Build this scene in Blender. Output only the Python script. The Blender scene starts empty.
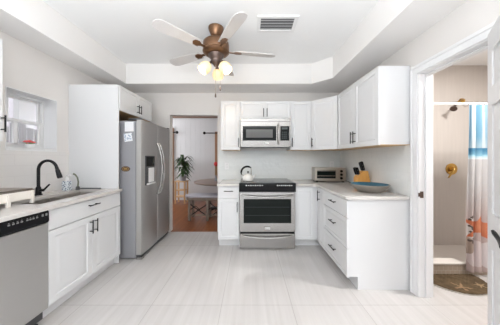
import bpy, bmesh, math, random
from mathutils import Vector, Matrix
random.seed(7)
sc = bpy.context.scene
C = sc.collection

# ------------------------------------------------------------------ camera, world, light, exposure
cam_d = bpy.data.cameras.new('camera')
cam = bpy.data.objects.new('camera', cam_d); C.objects.link(cam)
cam.location = (0, 0, 1.27); cam.rotation_euler = (math.radians(90), 0, 0)
cam_d.sensor_width = 36; cam_d.lens = 36 * 205 / 500
cam_d.shift_x = 0.0; cam_d.shift_y = -4.5 / 500
cam_d.clip_start = 0.02
sc.camera = cam
sc.view_settings.view_transform = 'Standard'; sc.view_settings.look = 'None'
sc.view_settings.gamma = 1.0; sc.view_settings.use_curve_mapping = False
sc.view_settings.exposure = 1.02
try:
    sc.cycles.use_denoising = True; sc.cycles.use_adaptive_sampling = False
    sc.cycles.sample_clamp_indirect = 2.5; sc.cycles.caustics_reflective = False; sc.cycles.caustics_refractive = False; sc.cycles.blur_glossy = 1.0
    sc.cycles.max_bounces = 10; sc.cycles.diffuse_bounces = 6
except Exception:
    pass
world = bpy.data.worlds.new('world'); sc.world = world; world.use_nodes = True
bg = world.node_tree.nodes['Background']
bg.inputs['Color'].default_value = (0.92, 0.965, 1.0, 1)
bg.inputs['Strength'].default_value = 0.8

def area(name, loc, rot, sx, sy, power, col):
    d = bpy.data.lights.new(name, 'AREA'); d.shape = 'RECTANGLE'; d.size = sx; d.size_y = sy
    d.energy = power; d.color = col
    o = bpy.data.objects.new(name, d); C.objects.link(o)
    o.location = loc; o.rotation_euler = rot
    return o
area('rear_fill_light', (-0.3, -3.3, 1.45), (math.radians(90), 0, 0), 3.6, 2.3, 2, (0.93, 0.97, 1.0))  # added frontal fill behind the camera, standing in for daylight
area('high_up_fill', (-0.3, -0.7, 1.6), (math.radians(180), 0, 0), 2.6, 1.5, 76, (0.90, 0.955, 1.0))  # unseen upward lamp added to brighten the ceiling and walls
area('low_up_fill', (-0.3, -0.6, 0.6), (math.radians(180), 0, 0), 2.4, 1.4, 13, (0.94, 0.97, 1.0))  # added low upward fill lifting the soffits, imitating floor bounce

# ------------------------------------------------------------------ materials
def nt(m): return m.node_tree.nodes, m.node_tree.links
def mat(name, rgb, rough=0.5, metal=0.0, spec=0.5, noise=0.0, nscale=30, bump=0.0, emit=None, estr=0, stretch=(1, 1, 1), coat=0.0):
    m = bpy.data.materials.new(name); m.use_nodes = True
    N, L = nt(m); b = N['Principled BSDF']
    b.inputs['Base Color'].default_value = (*rgb, 1)
    b.inputs['Roughness'].default_value = rough; b.inputs['Metallic'].default_value = metal
    b.inputs['Specular IOR Level'].default_value = spec
    if coat: b.inputs['Coat Weight'].default_value = coat
    if emit:
        b.inputs['Emission Color'].default_value = (*emit, 1); b.inputs['Emission Strength'].default_value = estr
    tc = N.new('ShaderNodeTexCoord'); mp = N.new('ShaderNodeMapping')
    mp.inputs['Scale'].default_value = stretch; L.new(tc.outputs['Object'], mp.inputs['Vector'])
    n = N.new('ShaderNodeTexNoise'); n.inputs['Scale'].default_value = nscale; n.inputs['Detail'].default_value = 4
    L.new(mp.outputs['Vector'], n.inputs['Vector'])
    if noise:
        mx = N.new('ShaderNodeMix'); mx.data_type = 'RGBA'
        mx.inputs['A'].default_value = (*[max(0, c * (1 - noise)) for c in rgb], 1)
        mx.inputs['B'].default_value = (*[min(1, c * (1 + noise)) for c in rgb], 1)
        L.new(n.outputs['Fac'], mx.inputs['Factor']); L.new(mx.outputs['Result'], b.inputs['Base Color'])
    if bump:
        bp = N.new('ShaderNodeBump'); bp.inputs['Strength'].default_value = bump; bp.inputs['Distance'].default_value = 0.002
        L.new(n.outputs['Fac'], bp.inputs['Height']); L.new(bp.outputs['Normal'], b.inputs['Normal'])
    return m

def plane_vec(N, L, a, b):
    g = N.new('ShaderNodeNewGeometry'); s = N.new('ShaderNodeSeparateXYZ'); c = N.new('ShaderNodeCombineXYZ')
    L.new(g.outputs['Position'], s.inputs[0]); L.new(s.outputs[a], c.inputs['X']); L.new(s.outputs[b], c.inputs['Y'])
    return c

def tile_mat(name, rgb, a, b, bw, bh, mortar, rough=0.1, wavy=0.25, off=(0, 0)):
    m = bpy.data.materials.new(name); m.use_nodes = True
    N, L = nt(m); p = N['Principled BSDF']
    c = plane_vec(N, L, a, b)
    ad = N.new('ShaderNodeVectorMath'); ad.operation = 'ADD'; ad.inputs[1].default_value = (off[0], off[1], 0); L.new(c.outputs[0], ad.inputs[0])
    t = N.new('ShaderNodeTexBrick')
    t.inputs['Color1'].default_value = (*rgb, 1); t.inputs['Color2'].default_value = (*[x * 0.97 for x in rgb], 1)
    t.inputs['Mortar'].default_value = (*mortar, 1); t.inputs['Scale'].default_value = 1
    t.inputs['Mortar Size'].default_value = 0.0022; t.inputs['Brick Width'].default_value = bw; t.inputs['Row Height'].default_value = bh
    t.inputs['Mortar Smooth'].default_value = 0.3
    L.new(ad.outputs[0], t.inputs['Vector']); L.new(t.outputs['Color'], p.inputs['Base Color'])
    n = N.new('ShaderNodeTexNoise'); n.inputs['Scale'].default_value = 14; n.inputs['Detail'].default_value = 1
    L.new(ad.outputs[0], n.inputs['Vector'])
    b1 = N.new('ShaderNodeBump'); b1.inputs['Strength'].default_value = wavy; b1.inputs['Distance'].default_value = 0.02
    L.new(n.outputs['Fac'], b1.inputs['Height'])
    b2 = N.new('ShaderNodeBump'); b2.invert = True; b2.inputs['Strength'].default_value = 0.4; b2.inputs['Distance'].default_value = 0.002
    L.new(t.outputs['Fac'], b2.inputs['Height']); L.new(b1.outputs['Normal'], b2.inputs['Normal'])
    L.new(b2.outputs['Normal'], p.inputs['Normal'])
    p.inputs['Roughness'].default_value = rough
    return m

def floor_tile():
    m = bpy.data.materials.new('porcelain_tile'); m.use_nodes = True
    N, L = nt(m); p = N['Principled BSDF']
    g = N.new('ShaderNodeNewGeometry')
    mp = N.new('ShaderNodeMapping'); mp.inputs['Scale'].default_value = (15, 0.6, 1); L.new(g.outputs['Position'], mp.inputs['Vector'])
    mp.inputs['Rotation'].default_value = (0, 0, 0.05)
    n = N.new('ShaderNodeTexNoise'); n.inputs['Scale'].default_value = 1.3; n.inputs['Detail'].default_value = 5; n.inputs['Roughness'].default_value = 0.6
    L.new(mp.outputs['Vector'], n.inputs['Vector'])
    r = N.new('ShaderNodeValToRGB'); e = r.color_ramp.elements
    e[0].position = 0.35; e[0].color = (0.512, 0.488, 0.474, 1); e[1].position = 0.66; e[1].color = (0.564, 0.542, 0.53, 1)
    L.new(n.outputs['Fac'], r.inputs['Fac'])
    c = N.new('ShaderNodeVectorMath'); c.operation = 'ADD'; c.inputs[1].default_value = (0.85 + 6.05, 10.23, 0)
    L.new(g.outputs['Position'], c.inputs[0])
    t = N.new('ShaderNodeTexBrick'); t.offset = 0.0; t.inputs['Scale'].default_value = 1
    t.inputs['Color1'].default_value = (1, 1, 1, 1); t.inputs['Color2'].default_value = (0.965, 0.965, 0.965, 1); t.inputs['Mortar'].default_value = (0.72, 0.70, 0.69, 1)
    t.inputs['Mortar Size'].default_value = 0.0022; t.inputs['Brick Width'].default_value = 0.605; t.inputs['Row Height'].default_value = 1.2
    L.new(c.outputs[0], t.inputs['Vector'])
    mx = N.new('ShaderNodeMix'); mx.data_type = 'RGBA'; mx.blend_type = 'MULTIPLY'; mx.inputs['Factor'].default_value = 1
    L.new(r.outputs['Color'], mx.inputs['A']); L.new(t.outputs['Color'], mx.inputs['B']); L.new(mx.outputs['Result'], p.inputs['Base Color'])
    p.inputs['Roughness'].default_value = 0.16
    return m

def plank_mat(name, c1, c2, w=0.08, l=1.4, rough=0.3):
    m = bpy.data.materials.new(name); m.use_nodes = True
    N, L = nt(m); p = N['Principled BSDF']
    c = plane_vec(N, L, 'Y', 'X')
    t = N.new('ShaderNodeTexBrick'); t.inputs['Scale'].default_value = 1
    t.inputs['Color1'].default_value = (*c1, 1); t.inputs['Color2'].default_value = (*c2, 1); t.inputs['Mortar'].default_value = (*[x * 0.35 for x in c1], 1)
    t.inputs['Mortar Size'].default_value = 0.002; t.inputs['Brick Width'].default_value = l; t.inputs['Row Height'].default_value = w
    L.new(c.outputs[0], t.inputs['Vector'])
    mp = N.new('ShaderNodeMapping'); mp.inputs['Scale'].default_value = (3, 50, 1); L.new(c.outputs[0], mp.inputs['Vector'])
    n = N.new('ShaderNodeTexNoise'); n.inputs['Scale'].default_value = 1; n.inputs['Detail'].default_value = 4; L.new(mp.outputs[0], n.inputs['Vector'])
    mx = N.new('ShaderNodeMix'); mx.data_type = 'RGBA'; mx.blend_type = 'OVERLAY'; mx.inputs['Factor'].default_value = 0.5
    L.new(t.outputs['Color'], mx.inputs['A']); L.new(n.outputs['Fac'], mx.inputs['B']); L.new(mx.outputs['Result'], p.inputs['Base Color'])
    p.inputs['Roughness'].default_value = rough
    return m

def attr_mat(name, rough=0.8, attr='print'):
    m = bpy.data.materials.new(name); m.use_nodes = True
    N, L = nt(m); a = N.new('ShaderNodeAttribute'); a.attribute_name = attr
    L.new(a.outputs['Color'], N['Principled BSDF'].inputs['Base Color']); N['Principled BSDF'].inputs['Roughness'].default_value = rough
    return m

def speckle_mat(name, base, spot, scale, thr, rough=0.3):
    m = bpy.data.materials.new(name); m.use_nodes = True
    N, L = nt(m); p = N['Principled BSDF']
    tc = N.new('ShaderNodeTexCoord'); v = N.new('ShaderNodeTexVoronoi'); v.inputs['Scale'].default_value = scale
    L.new(tc.outputs['Object'], v.inputs['Vector'])
    r = N.new('ShaderNodeValToRGB'); r.color_ramp.interpolation = 'EASE'
    r.color_ramp.elements[0].position = thr; r.color_ramp.elements[0].color = (*spot, 1)
    r.color_ramp.elements[1].position = thr + 0.06; r.color_ramp.elements[1].color = (*base, 1)
    L.new(v.outputs['Distance'], r.inputs['Fac']); L.new(r.outputs['Color'], p.inputs['Base Color'])
    p.inputs['Roughness'].default_value = rough
    return m

def glass_mat(name, rgb=(1, 1, 1), rough=0.0, alpha=0.12):
    m = bpy.data.materials.new(name); m.use_nodes = True
    N, L = nt(m); p = N['Principled BSDF']
    p.inputs['Base Color'].default_value = (*rgb, 1); p.inputs['Roughness'].default_value = rough; p.inputs['Alpha'].default_value = alpha
    return m

M = {}
M['wall'] = mat('wall_paint', (0.70, 0.675, 0.655), 0.75, noise=0.01, nscale=4)
M['soffit'] = mat('soffit_paint', (0.80, 0.785, 0.772), 0.8, noise=0.01, nscale=4)
M['ceiling'] = mat('ceiling_paint', (0.86, 0.86, 0.86), 0.85, noise=0.01, nscale=3)
M['trim'] = mat('trim_paint', (0.745, 0.745, 0.752), 0.35)
M['cab'] = mat('cabinet_paint', (0.715, 0.718, 0.726), 0.32, noise=0.006, nscale=3)
M['cabwood'] = mat('cabinet_birch', (0.66, 0.44, 0.22), 0.5, noise=0.15, nscale=8, stretch=(1, 6, 1))
M['black'] = mat('matte_black_metal', (0.008, 0.008, 0.009), 0.4, metal=0.3, spec=0.3)
M['blackplastic'] = mat('black_plastic', (0.007, 0.007, 0.008), 0.3, spec=0.2)
M['blackglass'] = mat('black_glass', (0.007, 0.009, 0.009), 0.04, spec=0.2)
M['steel'] = mat('stainless_steel', (0.52, 0.51, 0.50), 0.40, metal=0.78, noise=0.03, nscale=3, stretch=(1, 1, 90))
M['steelh'] = mat('brushed_steel_trim', (0.44, 0.428, 0.415), 0.25, metal=0.95, noise=0.03, nscale=3, stretch=(1, 1, 90))
M['micsteel'] = mat('microwave_steel', (0.34, 0.325, 0.31), 0.27, metal=0.95, noise=0.04, nscale=3, stretch=(1, 1, 90))
M['toaster'] = mat('toaster_steel', (0.42, 0.385, 0.34), 0.3, metal=0.9)
M['steeldk'] = mat('fridge_side_grey', (0.31, 0.31, 0.33), 0.4, metal=0.2)
M['sink'] = mat('sink_steel', (0.50, 0.47, 0.44), 0.42, metal=1.0)
M['darkgrey'] = mat('dark_grey_plastic', (0.06, 0.06, 0.065), 0.5)
M['counter'] = mat('quartz_counter', (0.63, 0.602, 0.575), 0.15, noise=0.015, nscale=60)
M['floor'] = floor_tile()
M['wood'] = plank_mat('oak_floorboards', (0.22, 0.066, 0.014), (0.16, 0.042, 0.009), 0.07)
M['tileback'] = tile_mat('glossy_subway_back', (0.77, 0.79, 0.78), 'X', 'Z', 0.30, 0.075, (0.735, 0.75, 0.742), 0.08, 0.35, (0.1, 0.0))
M['tileside'] = tile_mat('glossy_subway_side', (0.77, 0.775, 0.765), 'Y', 'Z', 0.30, 0.075, (0.745, 0.75, 0.742), 0.12, 0.2, (0.1, 0.0))
M['tileleft'] = tile_mat('white_subway_window_wall', (0.74, 0.72, 0.705), 'Y', 'Z', 0.30, 0.10, (0.69, 0.67, 0.655), 0.2, 0.12, (0.05, 0.0))
M['bathwall'] = mat('bath_wall_panel', (0.53, 0.487, 0.452), 0.35, noise=0.07, nscale=3, stretch=(12, 12, 0.6))
M['bathpaint'] = mat('bath_paint', (0.52, 0.49, 0.47), 0.7)
M['curbtile'] = tile_mat('beige_mosaic', (0.36, 0.29, 0.23), 'X', 'Z', 0.05, 0.05, (0.44, 0.38, 0.32), 0.3, 0.05)
M['acrylic'] = mat('white_acrylic', (0.72, 0.68, 0.64), 0.2)
M['brass'] = mat('brushed_brass', (0.55, 0.34, 0.10), 0.3, metal=1.0)
M['bronze'] = mat('aged_copper_bronze', (0.21, 0.115, 0.065), 0.33, metal=0.85, noise=0.3, nscale=14)
M['bronzedk'] = mat('dark_bronze', (0.14, 0.10, 0.085), 0.35, metal=0.8)
M['blade'] = mat('greyed_wood_blade', (0.60, 0.58, 0.575), 0.5, noise=0.08, nscale=6, stretch=(2, 2, 1))
M['shade'] = mat('amber_frosted_glass', (0.90, 0.74, 0.46), 0.35, emit=(1.0, 0.66, 0.28), estr=0.22)
M['bulb'] = mat('lit_bulb', (1, 0.9, 0.7), 0.4, emit=(1.0, 0.84, 0.55), estr=5)
for k_ in ('shade', 'bulb'): M[k_].cycles.emission_sampling = 'NONE'
M['chain'] = mat('chain_metal', (0.35, 0.30, 0.26), 0.35, metal=0.9)
M['vent'] = mat('vent_white_metal', (0.78, 0.78, 0.78), 0.5)
M['ventdk'] = mat('vent_shade_grey', (0.16, 0.16, 0.165), 0.8)  # dark grey painted in for the shade behind the louvres
M['white'] = mat('white_plastic', (0.80, 0.80, 0.80), 0.4)
M['cream'] = mat('cream_plastic', (0.82, 0.77, 0.71), 0.4)
M['paper'] = mat('paper', (0.80, 0.80, 0.82), 0.8, noise=0.03, nscale=60)
M['photo'] = speckle_mat('printed_picture_card', (0.80, 0.82, 0.85), (0.35, 0.43, 0.55), 45, 0.35, 0.5)
M['oval'] = mat('brown_oval_magnet', (0.075, 0.045, 0.03), 0.4)
M['yellow'] = mat('mustard_ink', (0.50, 0.30, 0.08), 0.5)
M['kettle'] = mat('white_enamel', (0.80, 0.79, 0.76), 0.12, coat=0.5)
M['stone'] = mat('grey_stoneware', (0.24, 0.215, 0.185), 0.5, noise=0.15, nscale=25)
M['blue'] = mat('blue_glaze', (0.05, 0.14, 0.20), 0.2, noise=0.25, nscale=14)
M['bamboo'] = mat('bamboo', (0.72, 0.36, 0.09), 0.42, noise=0.12, nscale=10, stretch=(6, 6, 0.7))
M['soap'] = speckle_mat('blue_motif_ceramic', (0.70, 0.74, 0.77), (0.05, 0.09, 0.17), 55, 0.34)
M['brushgrn'] = mat('grey_green_rubber', (0.16, 0.17, 0.12), 0.6)
M['leaf'] = mat('palm_leaf', (0.035, 0.075, 0.02), 0.5, noise=0.5, nscale=8)
M['bark'] = mat('palm_stem', (0.12, 0.085, 0.045), 0.8)
M['pot'] = mat('grey_pot', (0.30, 0.31, 0.33), 0.5)
M['pine'] = mat('pale_pine', (0.62, 0.40, 0.21), 0.5, noise=0.12, nscale=8, stretch=(1, 1, 4))
M['tablewood'] = mat('grey_brown_wood', (0.23, 0.165, 0.13), 0.4, noise=0.15, nscale=5, stretch=(1, 8, 1))
M['bench'] = mat('bench_pale_top', (0.44, 0.43, 0.48), 0.7, noise=0.05, nscale=20)
M['benchwood'] = mat('bench_tan_wood', (0.22, 0.175, 0.14), 0.5, noise=0.1, nscale=8)
M['iron'] = mat('wrought_iron', (0.02, 0.019, 0.018), 0.5, metal=0.5)
M['windowwood'] = mat('brown_window_casing', (0.32, 0.17, 0.09), 0.5, noise=0.15, nscale=6, stretch=(6, 6, 0.6))
M['crownwood'] = mat('dark_wood_moulding', (0.17, 0.095, 0.06), 0.5, noise=0.2, nscale=8, stretch=(0.6, 5, 5))
M['panelwall'] = mat('white_board_wall', (0.66, 0.65, 0.65), 0.6, noise=0.02, nscale=4)
M['red'] = mat('red_petal', (0.62, 0.03, 0.03), 0.5)
M['pinkred'] = mat('coral_petal', (0.75, 0.10, 0.10), 0.5, noise=0.3, nscale=40)
M['green'] = mat('green_leaf', (0.13, 0.25, 0.05), 0.5)
M['lilac'] = mat('neighbour_render', (0.66, 0.62, 0.66), 0.8, noise=0.04, nscale=2)
M['fence'] = mat('weathered_fence', (0.42, 0.42, 0.45), 0.8, noise=0.25, nscale=5, stretch=(6, 6, 0.5))
M['lawn'] = mat('outside_paving', (0.50, 0.48, 0.46), 0.9)
M['glass'] = glass_mat('window_glass')
M['ovenwin'] = mat('oven_window_glass', (0.006, 0.009, 0.008), 0.04, spec=0.16)
M['micwin'] = mat('microwave_mesh_window', (0.12, 0.12, 0.12), 0.12, spec=0.4)
M['mark'] = mat('pale_print', (0.62, 0.62, 0.62), 0.5)
M['dimmark'] = mat('dim_print', (0.30, 0.30, 0.30), 0.5)
M['display'] = mat('grey_display', (0.05, 0.06, 0.06), 0.1)
M['curtain'] = attr_mat('printed_beach_fabric', 0.85)
M['rug'] = attr_mat('printed_rug_pile', 0.95)
M['rugedge'] = mat('rug_binding', (0.55, 0.52, 0.48), 0.9)

# ------------------------------------------------------------------ mesh helpers
class MB:
    def __init__(s): s.bm = bmesh.new()
    def _add(s, b2):
        me = bpy.data.meshes.new('tmp'); b2.to_mesh(me); b2.free(); s.bm.from_mesh(me); bpy.data.meshes.remove(me); return s
    def hexa(s, P, bevel=0.0, seg=2):
        b = bmesh.new(); v = [b.verts.new(p) for p in P]
        for f in ((0, 1, 2, 3), (4, 5, 6, 7), (0, 1, 5, 4), (1, 2, 6, 5), (2, 3, 7, 6), (3, 0, 4, 7)): b.faces.new([v[i] for i in f])
        bmesh.ops.recalc_face_normals(b, faces=b.faces)
        if bevel: bmesh.ops.bevel(b, geom=list(b.edges), offset=bevel, segments=seg, profile=0.5, affect='EDGES')
        return s._add(b)
    def box(s, x0, x1, y0, y1, z0, z1, bevel=0.0, seg=2):
        return s.hexa([(x0, y0, z0), (x1, y0, z0), (x1, y1, z0), (x0, y1, z0), (x0, y0, z1), (x1, y0, z1), (x1, y1, z1), (x0, y1, z1)], bevel, seg)
    def fbox(s, F, u0, u1, v0, v1, d0, d1, bevel=0.0, seg=2):
        return s.hexa([F(u0, v0, d0), F(u1, v0, d0), F(u1, v1, d0), F(u0, v1, d0), F(u0, v0, d1), F(u1, v0, d1), F(u1, v1, d1), F(u0, v1, d1)], bevel, seg)
    def tube(s, pts, r, seg=10, caps=True, closed=False):
        b = bmesh.new(); pts = [Vector(p) for p in pts]; n = len(pts)
        rs = r if isinstance(r, (list, tuple)) else [r] * n
        rings = []; up = None
        for i, p in enumerate(pts):
            if closed: t = (pts[(i + 1) % n] - pts[i - 1]).normalized()
            else: t = (pts[min(i + 1, n - 1)] - pts[max(i - 1, 0)]).normalized()
            if up is None:
                up = Vector((0, 0, 1)) if abs(t.z) < 0.9 else Vector((1, 0, 0))
            a = t.cross(up).normalized(); c = a.cross(t).normalized(); up = c
            rings.append([b.verts.new(p + rs[i] * (math.cos(2 * math.pi * k / seg) * a + math.sin(2 * math.pi * k / seg) * c)) for k in range(seg)])
        for i in range(n if closed else n - 1):
            A, B = rings[i], rings[(i + 1) % n]
            for k in range(seg): b.faces.new((A[k], A[(k + 1) % seg], B[(k + 1) % seg], B[k]))
        if caps and not closed: b.faces.new(rings[0][::-1]); b.faces.new(rings[-1])
        return s._add(b)
    def lathe(s, prof, loc=(0, 0, 0), seg=32, mtx=None, sx=1.0, sy=1.0, loop=False):
        b = bmesh.new(); rings = []; mtx = mtx or Matrix.Identity(3)
        L = Vector(loc)
        for r, z in prof:
            if r < 1e-6: rings.append([b.verts.new(L + mtx @ Vector((0, 0, z)))])
            else: rings.append([b.verts.new(L + mtx @ Vector((sx * r * math.cos(2 * math.pi * k / seg), sy * r * math.sin(2 * math.pi * k / seg), z))) for k in range(seg)])
        for A, B in zip(rings, rings[1:] + ([rings[0]] if loop else [])):
            for k in range(seg):
                q = [A[k % len(A)], A[(k + 1) % len(A)], B[(k + 1) % len(B)], B[k % len(B)]]
                q = list(dict.fromkeys(q))
                if len(q) > 2: b.faces.new(q)
        for R in (rings[0], rings[-1]):
            if len(R) > 2 and not loop: b.faces.new(R)
        return s._add(b)
    def prism(s, poly, F, d0, d1, bevel=0.0, seg=2):
        """poly of (u, v) pairs mapped by F(u, v, d), extruded from d0 to d1"""
        b = bmesh.new(); A = [b.verts.new(F(u, v, d0)) for u, v in poly]; B = [b.verts.new(F(u, v, d1)) for u, v in poly]; n = len(poly)
        b.faces.new(A[::-1]); b.faces.new(B)
        for i in range(n): b.faces.new((A[i], A[(i + 1) % n], B[(i + 1) % n], B[i]))
        bmesh.ops.recalc_face_normals(b, faces=b.faces)
        if bevel: bmesh.ops.bevel(b, geom=list(b.edges), offset=bevel, segments=seg, profile=0.5, affect='EDGES')
        return s._add(b)
    def rings(s, F, w, h, prof, u0=0, v0=0):
        """nested rectangles: prof is (inset, depth) pairs, closed at both ends"""
        b = bmesh.new(); R = []
        for ins, d in prof:
            R.append([b.verts.new(F(u0 + u, v0 + v, d)) for u, v in ((ins, ins), (w - ins, ins), (w - ins, h - ins), (ins, h - ins))])
        for A, B in zip(R, R[1:]):
            for k in range(4): b.faces.new((A[k], A[(k + 1) % 4], B[(k + 1) % 4], B[k]))
        b.faces.new(R[0][::-1]); b.faces.new(R[-1])
        bmesh.ops.recalc_face_normals(b, faces=b.faces)
        return s._add(b)
    def pull(s, c, along, nrm, L=0.13, r=0.0055, stand=0.032):
        c, a, n = Vector(c), Vector(along), Vector(nrm)
        s.tube([c + n * stand - a * L / 2, c + n * stand + a * L / 2], r, 10)
        for k in (-0.34, 0.34): s.tube([c + a * L * k, c + n * stand + a * L * k], r * 0.85, 8)
        return s

FX = lambda x, y, z: (x, y, z)
def face(O, U, N):
    O, U, N = Vector(O), Vector(U).normalized(), Vector(N).normalized()
    return lambda u, v, d: O + U * u + Vector((0, 0, 1)) * v + N * d

WL = {}
def obj(name, mb, m, parent=None, smooth=True, loc=None):
    bm = mb.bm
    bmesh.ops.recalc_face_normals(bm, faces=bm.faces)
    off = Vector(WL[parent.name]) if parent else Vector(loc or (0, 0, 0))
    bmesh.ops.translate(bm, verts=bm.verts, vec=-off)
    me = bpy.data.meshes.new(name); bm.to_mesh(me); bm.free()
    me.materials.append(m)
    if smooth:
        me.polygons.foreach_set('use_smooth', [True] * len(me.polygons))
        me.set_sharp_from_angle(angle=math.radians(40))
    o = bpy.data.objects.new(name, me); C.objects.link(o)
    if smooth:
        wn = o.modifiers.new('weighted_normals', 'WEIGHTED_NORMAL'); wn.keep_sharp = True
    if parent: o.parent = parent
    else: o.location = off
    WL[o.name] = off
    return o
def tag(o, label, cat, group=None):
    o['label'] = label; o['category'] = cat
    if group: o['group'] = group
    return o
def thing(name, label, cat, loc, group=None):
    o = bpy.data.objects.new(name, None); C.objects.link(o); o.location = loc; o.empty_display_size = 0.05
    WL[o.name] = Vector(loc)
    return tag(o, label, cat, group)
def struct(name, mb, m, parent=None, **k):
    o = obj(name, mb, m, parent, **k)
    if not parent: o['kind'] = 'structure'
    return o
def struct_empty(name, loc):
    o = bpy.data.objects.new(name, None); C.objects.link(o); o.location = loc; WL[o.name] = Vector(loc); o['kind'] = 'structure'; return o
def duplicate(root, loc, label, name=None):
    r = root.copy(); C.objects.link(r); r.location = loc; r['label'] = label; WL[r.name] = Vector(loc)
    for ch in list(root.children):
        c = ch.copy(); C.objects.link(c); c.parent = r
        for g in list(ch.children):
            d = g.copy(); C.objects.link(d); d.parent = c
    return r

# ------------------------------------------------------------------ the setting
XL, XR, YB, YF = -2.19, 1.545, 3.52, -3.2
ZS, ZC = 2.39, 2.69
XBR = 3.45          # far side of the bathroom
struct('floor', MB().box(XL - .2, XBR + .1, YF, 3.53, -.12, 0), M['floor'], smooth=False)
struct('floor_dining', MB().box(-4.2, 1.7, 3.53, 6.4, -.12, -0.002), M['wood'], smooth=False)
# left wall with the window opening
WY0, WY1, WZ0, WZ1 = 1.835, 2.322, 1.362, 1.915
w = MB()
w.box(XL - .22, XL, YF, WY0, 0, ZC); w.box(XL - .22, XL, WY1, 3.64, 0, ZC)
w.box(XL - .22, XL, WY0, WY1, 0, WZ0); w.box(XL - .22, XL, WY0, WY1, WZ1, ZC)
struct('wall_left', w, M['wall'], smooth=False)
# back wall with the doorway to the dining room
DX0, DX1, DZ = -1.373, -.558, 2.01
w = MB()
w.box(XL, DX0, YB, YB + .12, 0, ZC); w.box(DX1, XR + .12, YB, YB + .12, 0, ZC); w.box(DX0, DX1, YB, YB + .12, DZ, ZC)
struct('wall_back', w, M['wall'], smooth=False)
# right wall with the bathroom doorway
BY0, BY1, BZ = 1.285, 1.888, 2.055
w = MB()
w.box(XR, XR + .12, BY1, YB, 0, ZC); w.box(XR, XR + .12, -1.2, BY0, 0, ZC); w.box(XR, XR + .12, BY0, BY1, BZ, ZC)
struct('wall_right', w, M['wall'], smooth=False)
struct('ceiling', MB().box(XL - .22, XBR + .1, YF, 3.64, ZC, ZC + .1), M['ceiling'], smooth=False)
# dropped soffit around the ceiling tray (corner by the cabinets is cut at an angle)
s = MB(); XSL, XSR, YSB, YSF = -1.867, 1.160, 3.085, -1.0
s.prism([(XL, YF), (XSL, YF), (XSL, YB), (XL, YB)], FX, ZS, ZC)
s.prism([(XSL, YSB), (.925, YSB), (XSR, 2.865), (XSR, YF), (XR, YF), (XR, YB), (XSL, YB)], FX, ZS, ZC)
s.prism([(XSL, YF), (XSR, YF), (XSR, YSF), (XSL, YSF)], FX, ZS, ZC)
struct('ceiling_soffit', s, M['soffit'], smooth=False)
# dining room shell
w = MB(); w.box(-4.2, 1.7, 6.2, 6.3, 0, 2.7)
for k in range(40):
    x = -4.2 + k * .15; w.box(x, x + .004, 6.197, 6.2, .1, 2.47)
struct('wall_dining_back', w, M['panelwall'], smooth=False)
struct('wall_dining_right', MB().box(1.6, 1.7, 3.64, 6.2, 0, 2.7), M['panelwall'], smooth=False)
w = MB(); w.box(-4.2, -4.1, 3.64, 6.2, 0, .6); w.box(-4.2, -4.1, 3.64, 6.2, 2.3, 2.7)
for a, b in ((3.64, 3.9), (5.9, 6.2)): w.box(-4.2, -4.1, a, b, .6, 2.3)  # opening out of view, added to let light into the dining room
struct('wall_dining_left', w, M['panelwall'], smooth=False)
struct('ceiling_dining', MB().box(-4.2, 1.7, 3.64, 6.3, 2.7, 2.8), M['ceiling'], smooth=False)
struct('trim_1', MB().box(-4.1, 1.6, 6.14, 6.2, 2.475, 2.56, .008), M['crownwood'])
struct('trim_2', MB().box(-2.40, -2.30, 6.15, 6.2, 0, 2.18, .006), M['windowwood'])
struct('trim_3', MB().box(-1.055, -.95, 6.15, 6.2, .6, 2.06, .006).box(-1.055, .4, 6.15, 6.2, .55, .62, .006), M['windowwood'])
struct('baseboard_dining', MB().box(-2.28, 1.6, 6.175, 6.2, 0, .14, .006), M['trim'])
area('dining_fill', (-4.0, 4.9, 1.45), (0, math.radians(-90), 0), 1.6, 1.9, 68, (0.94, 0.97, 1.0))  # added fill at the side opening to brighten the dining room
# bathroom shell
struct('wall_bath_back', MB().box(XR + .12, XBR, 2.88, 2.98, 0, 2.57), M['bathwall'], smooth=False)
struct('wall_bath_right', MB().box(XBR, XBR + .1, .3, 2.98, 0, 2.57), M['bathwall'], smooth=False)
struct('wall_bath_front', MB().box(XR + .12, XBR, .3, .4, 0, 2.57), M['bathpaint'], smooth=False)
struct('ceiling_bath', MB().box(XR + .12, XBR + .1, .3, 2.98, 2.57, 2.62), M['ceiling'], smooth=False)
struct('trim_4', MB().box(XR + .12, XBR, 2.225, 2.32, 0, .118), M['curbtile'], smooth=False)   # tiled shower curb
struct('trim_5', MB().box(XR + .12, XBR, 2.215, 2.33, .118, .136, .004), M['acrylic'])        # its ledge
struct('floor_shower', MB().box(XR + .12, XBR, 2.32, 2.88, 0, .05), M['acrylic'], smooth=False)
# door casing and jamb of the bathroom
t = MB()
t.box(XR - .018, XR, BY1 - .012, BY1 + .07, 0, BZ + .07, .004); t.box(XR - .026, XR, BY1 + .038, BY1 + .064, 0, BZ + .076, .006)
t.box(XR - .018, XR, BY0 - .07, BY1, BZ - .012, BZ + .07, .004); t.box(XR - .026, XR, BY0 - .07, BY1 + .06, BZ + .038, BZ + .064, .006)
t.box(XR - .018, XR, BY0 - .075, BY0, 0, BZ, .004)
cas = struct('trim_6', t, M['trim'])
t = MB(); t.box(XR - .005, XR + .125, BY1 - .02, BY1, 0, BZ); t.box(XR + .05, XR + .085, BY1 - .032, BY1 - .02, 0, BZ - .02, .002)
t.box(XR - .005, XR + .125, BY0, BY1 - .02, BZ - .02, BZ); t.box(XR + .05, XR + .085, BY0, BY1 - .032, BZ - .032, BZ - .02, .002)
t.box(XR - .005, XR + .125, BY0, BY0 + .02, 0, BZ - .02)
jamb = struct('trim_7', t, M['trim'])
obj('strike_plate', MB().box(XR + .004, XR + .034, BY1 - .0225, BY1 - .0195, .905, .965, .001).box(XR - .012, XR + .006, BY1 - .0235, BY1 - .0195, .918, .952, .001), M['bronzedk'], jamb)
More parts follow.
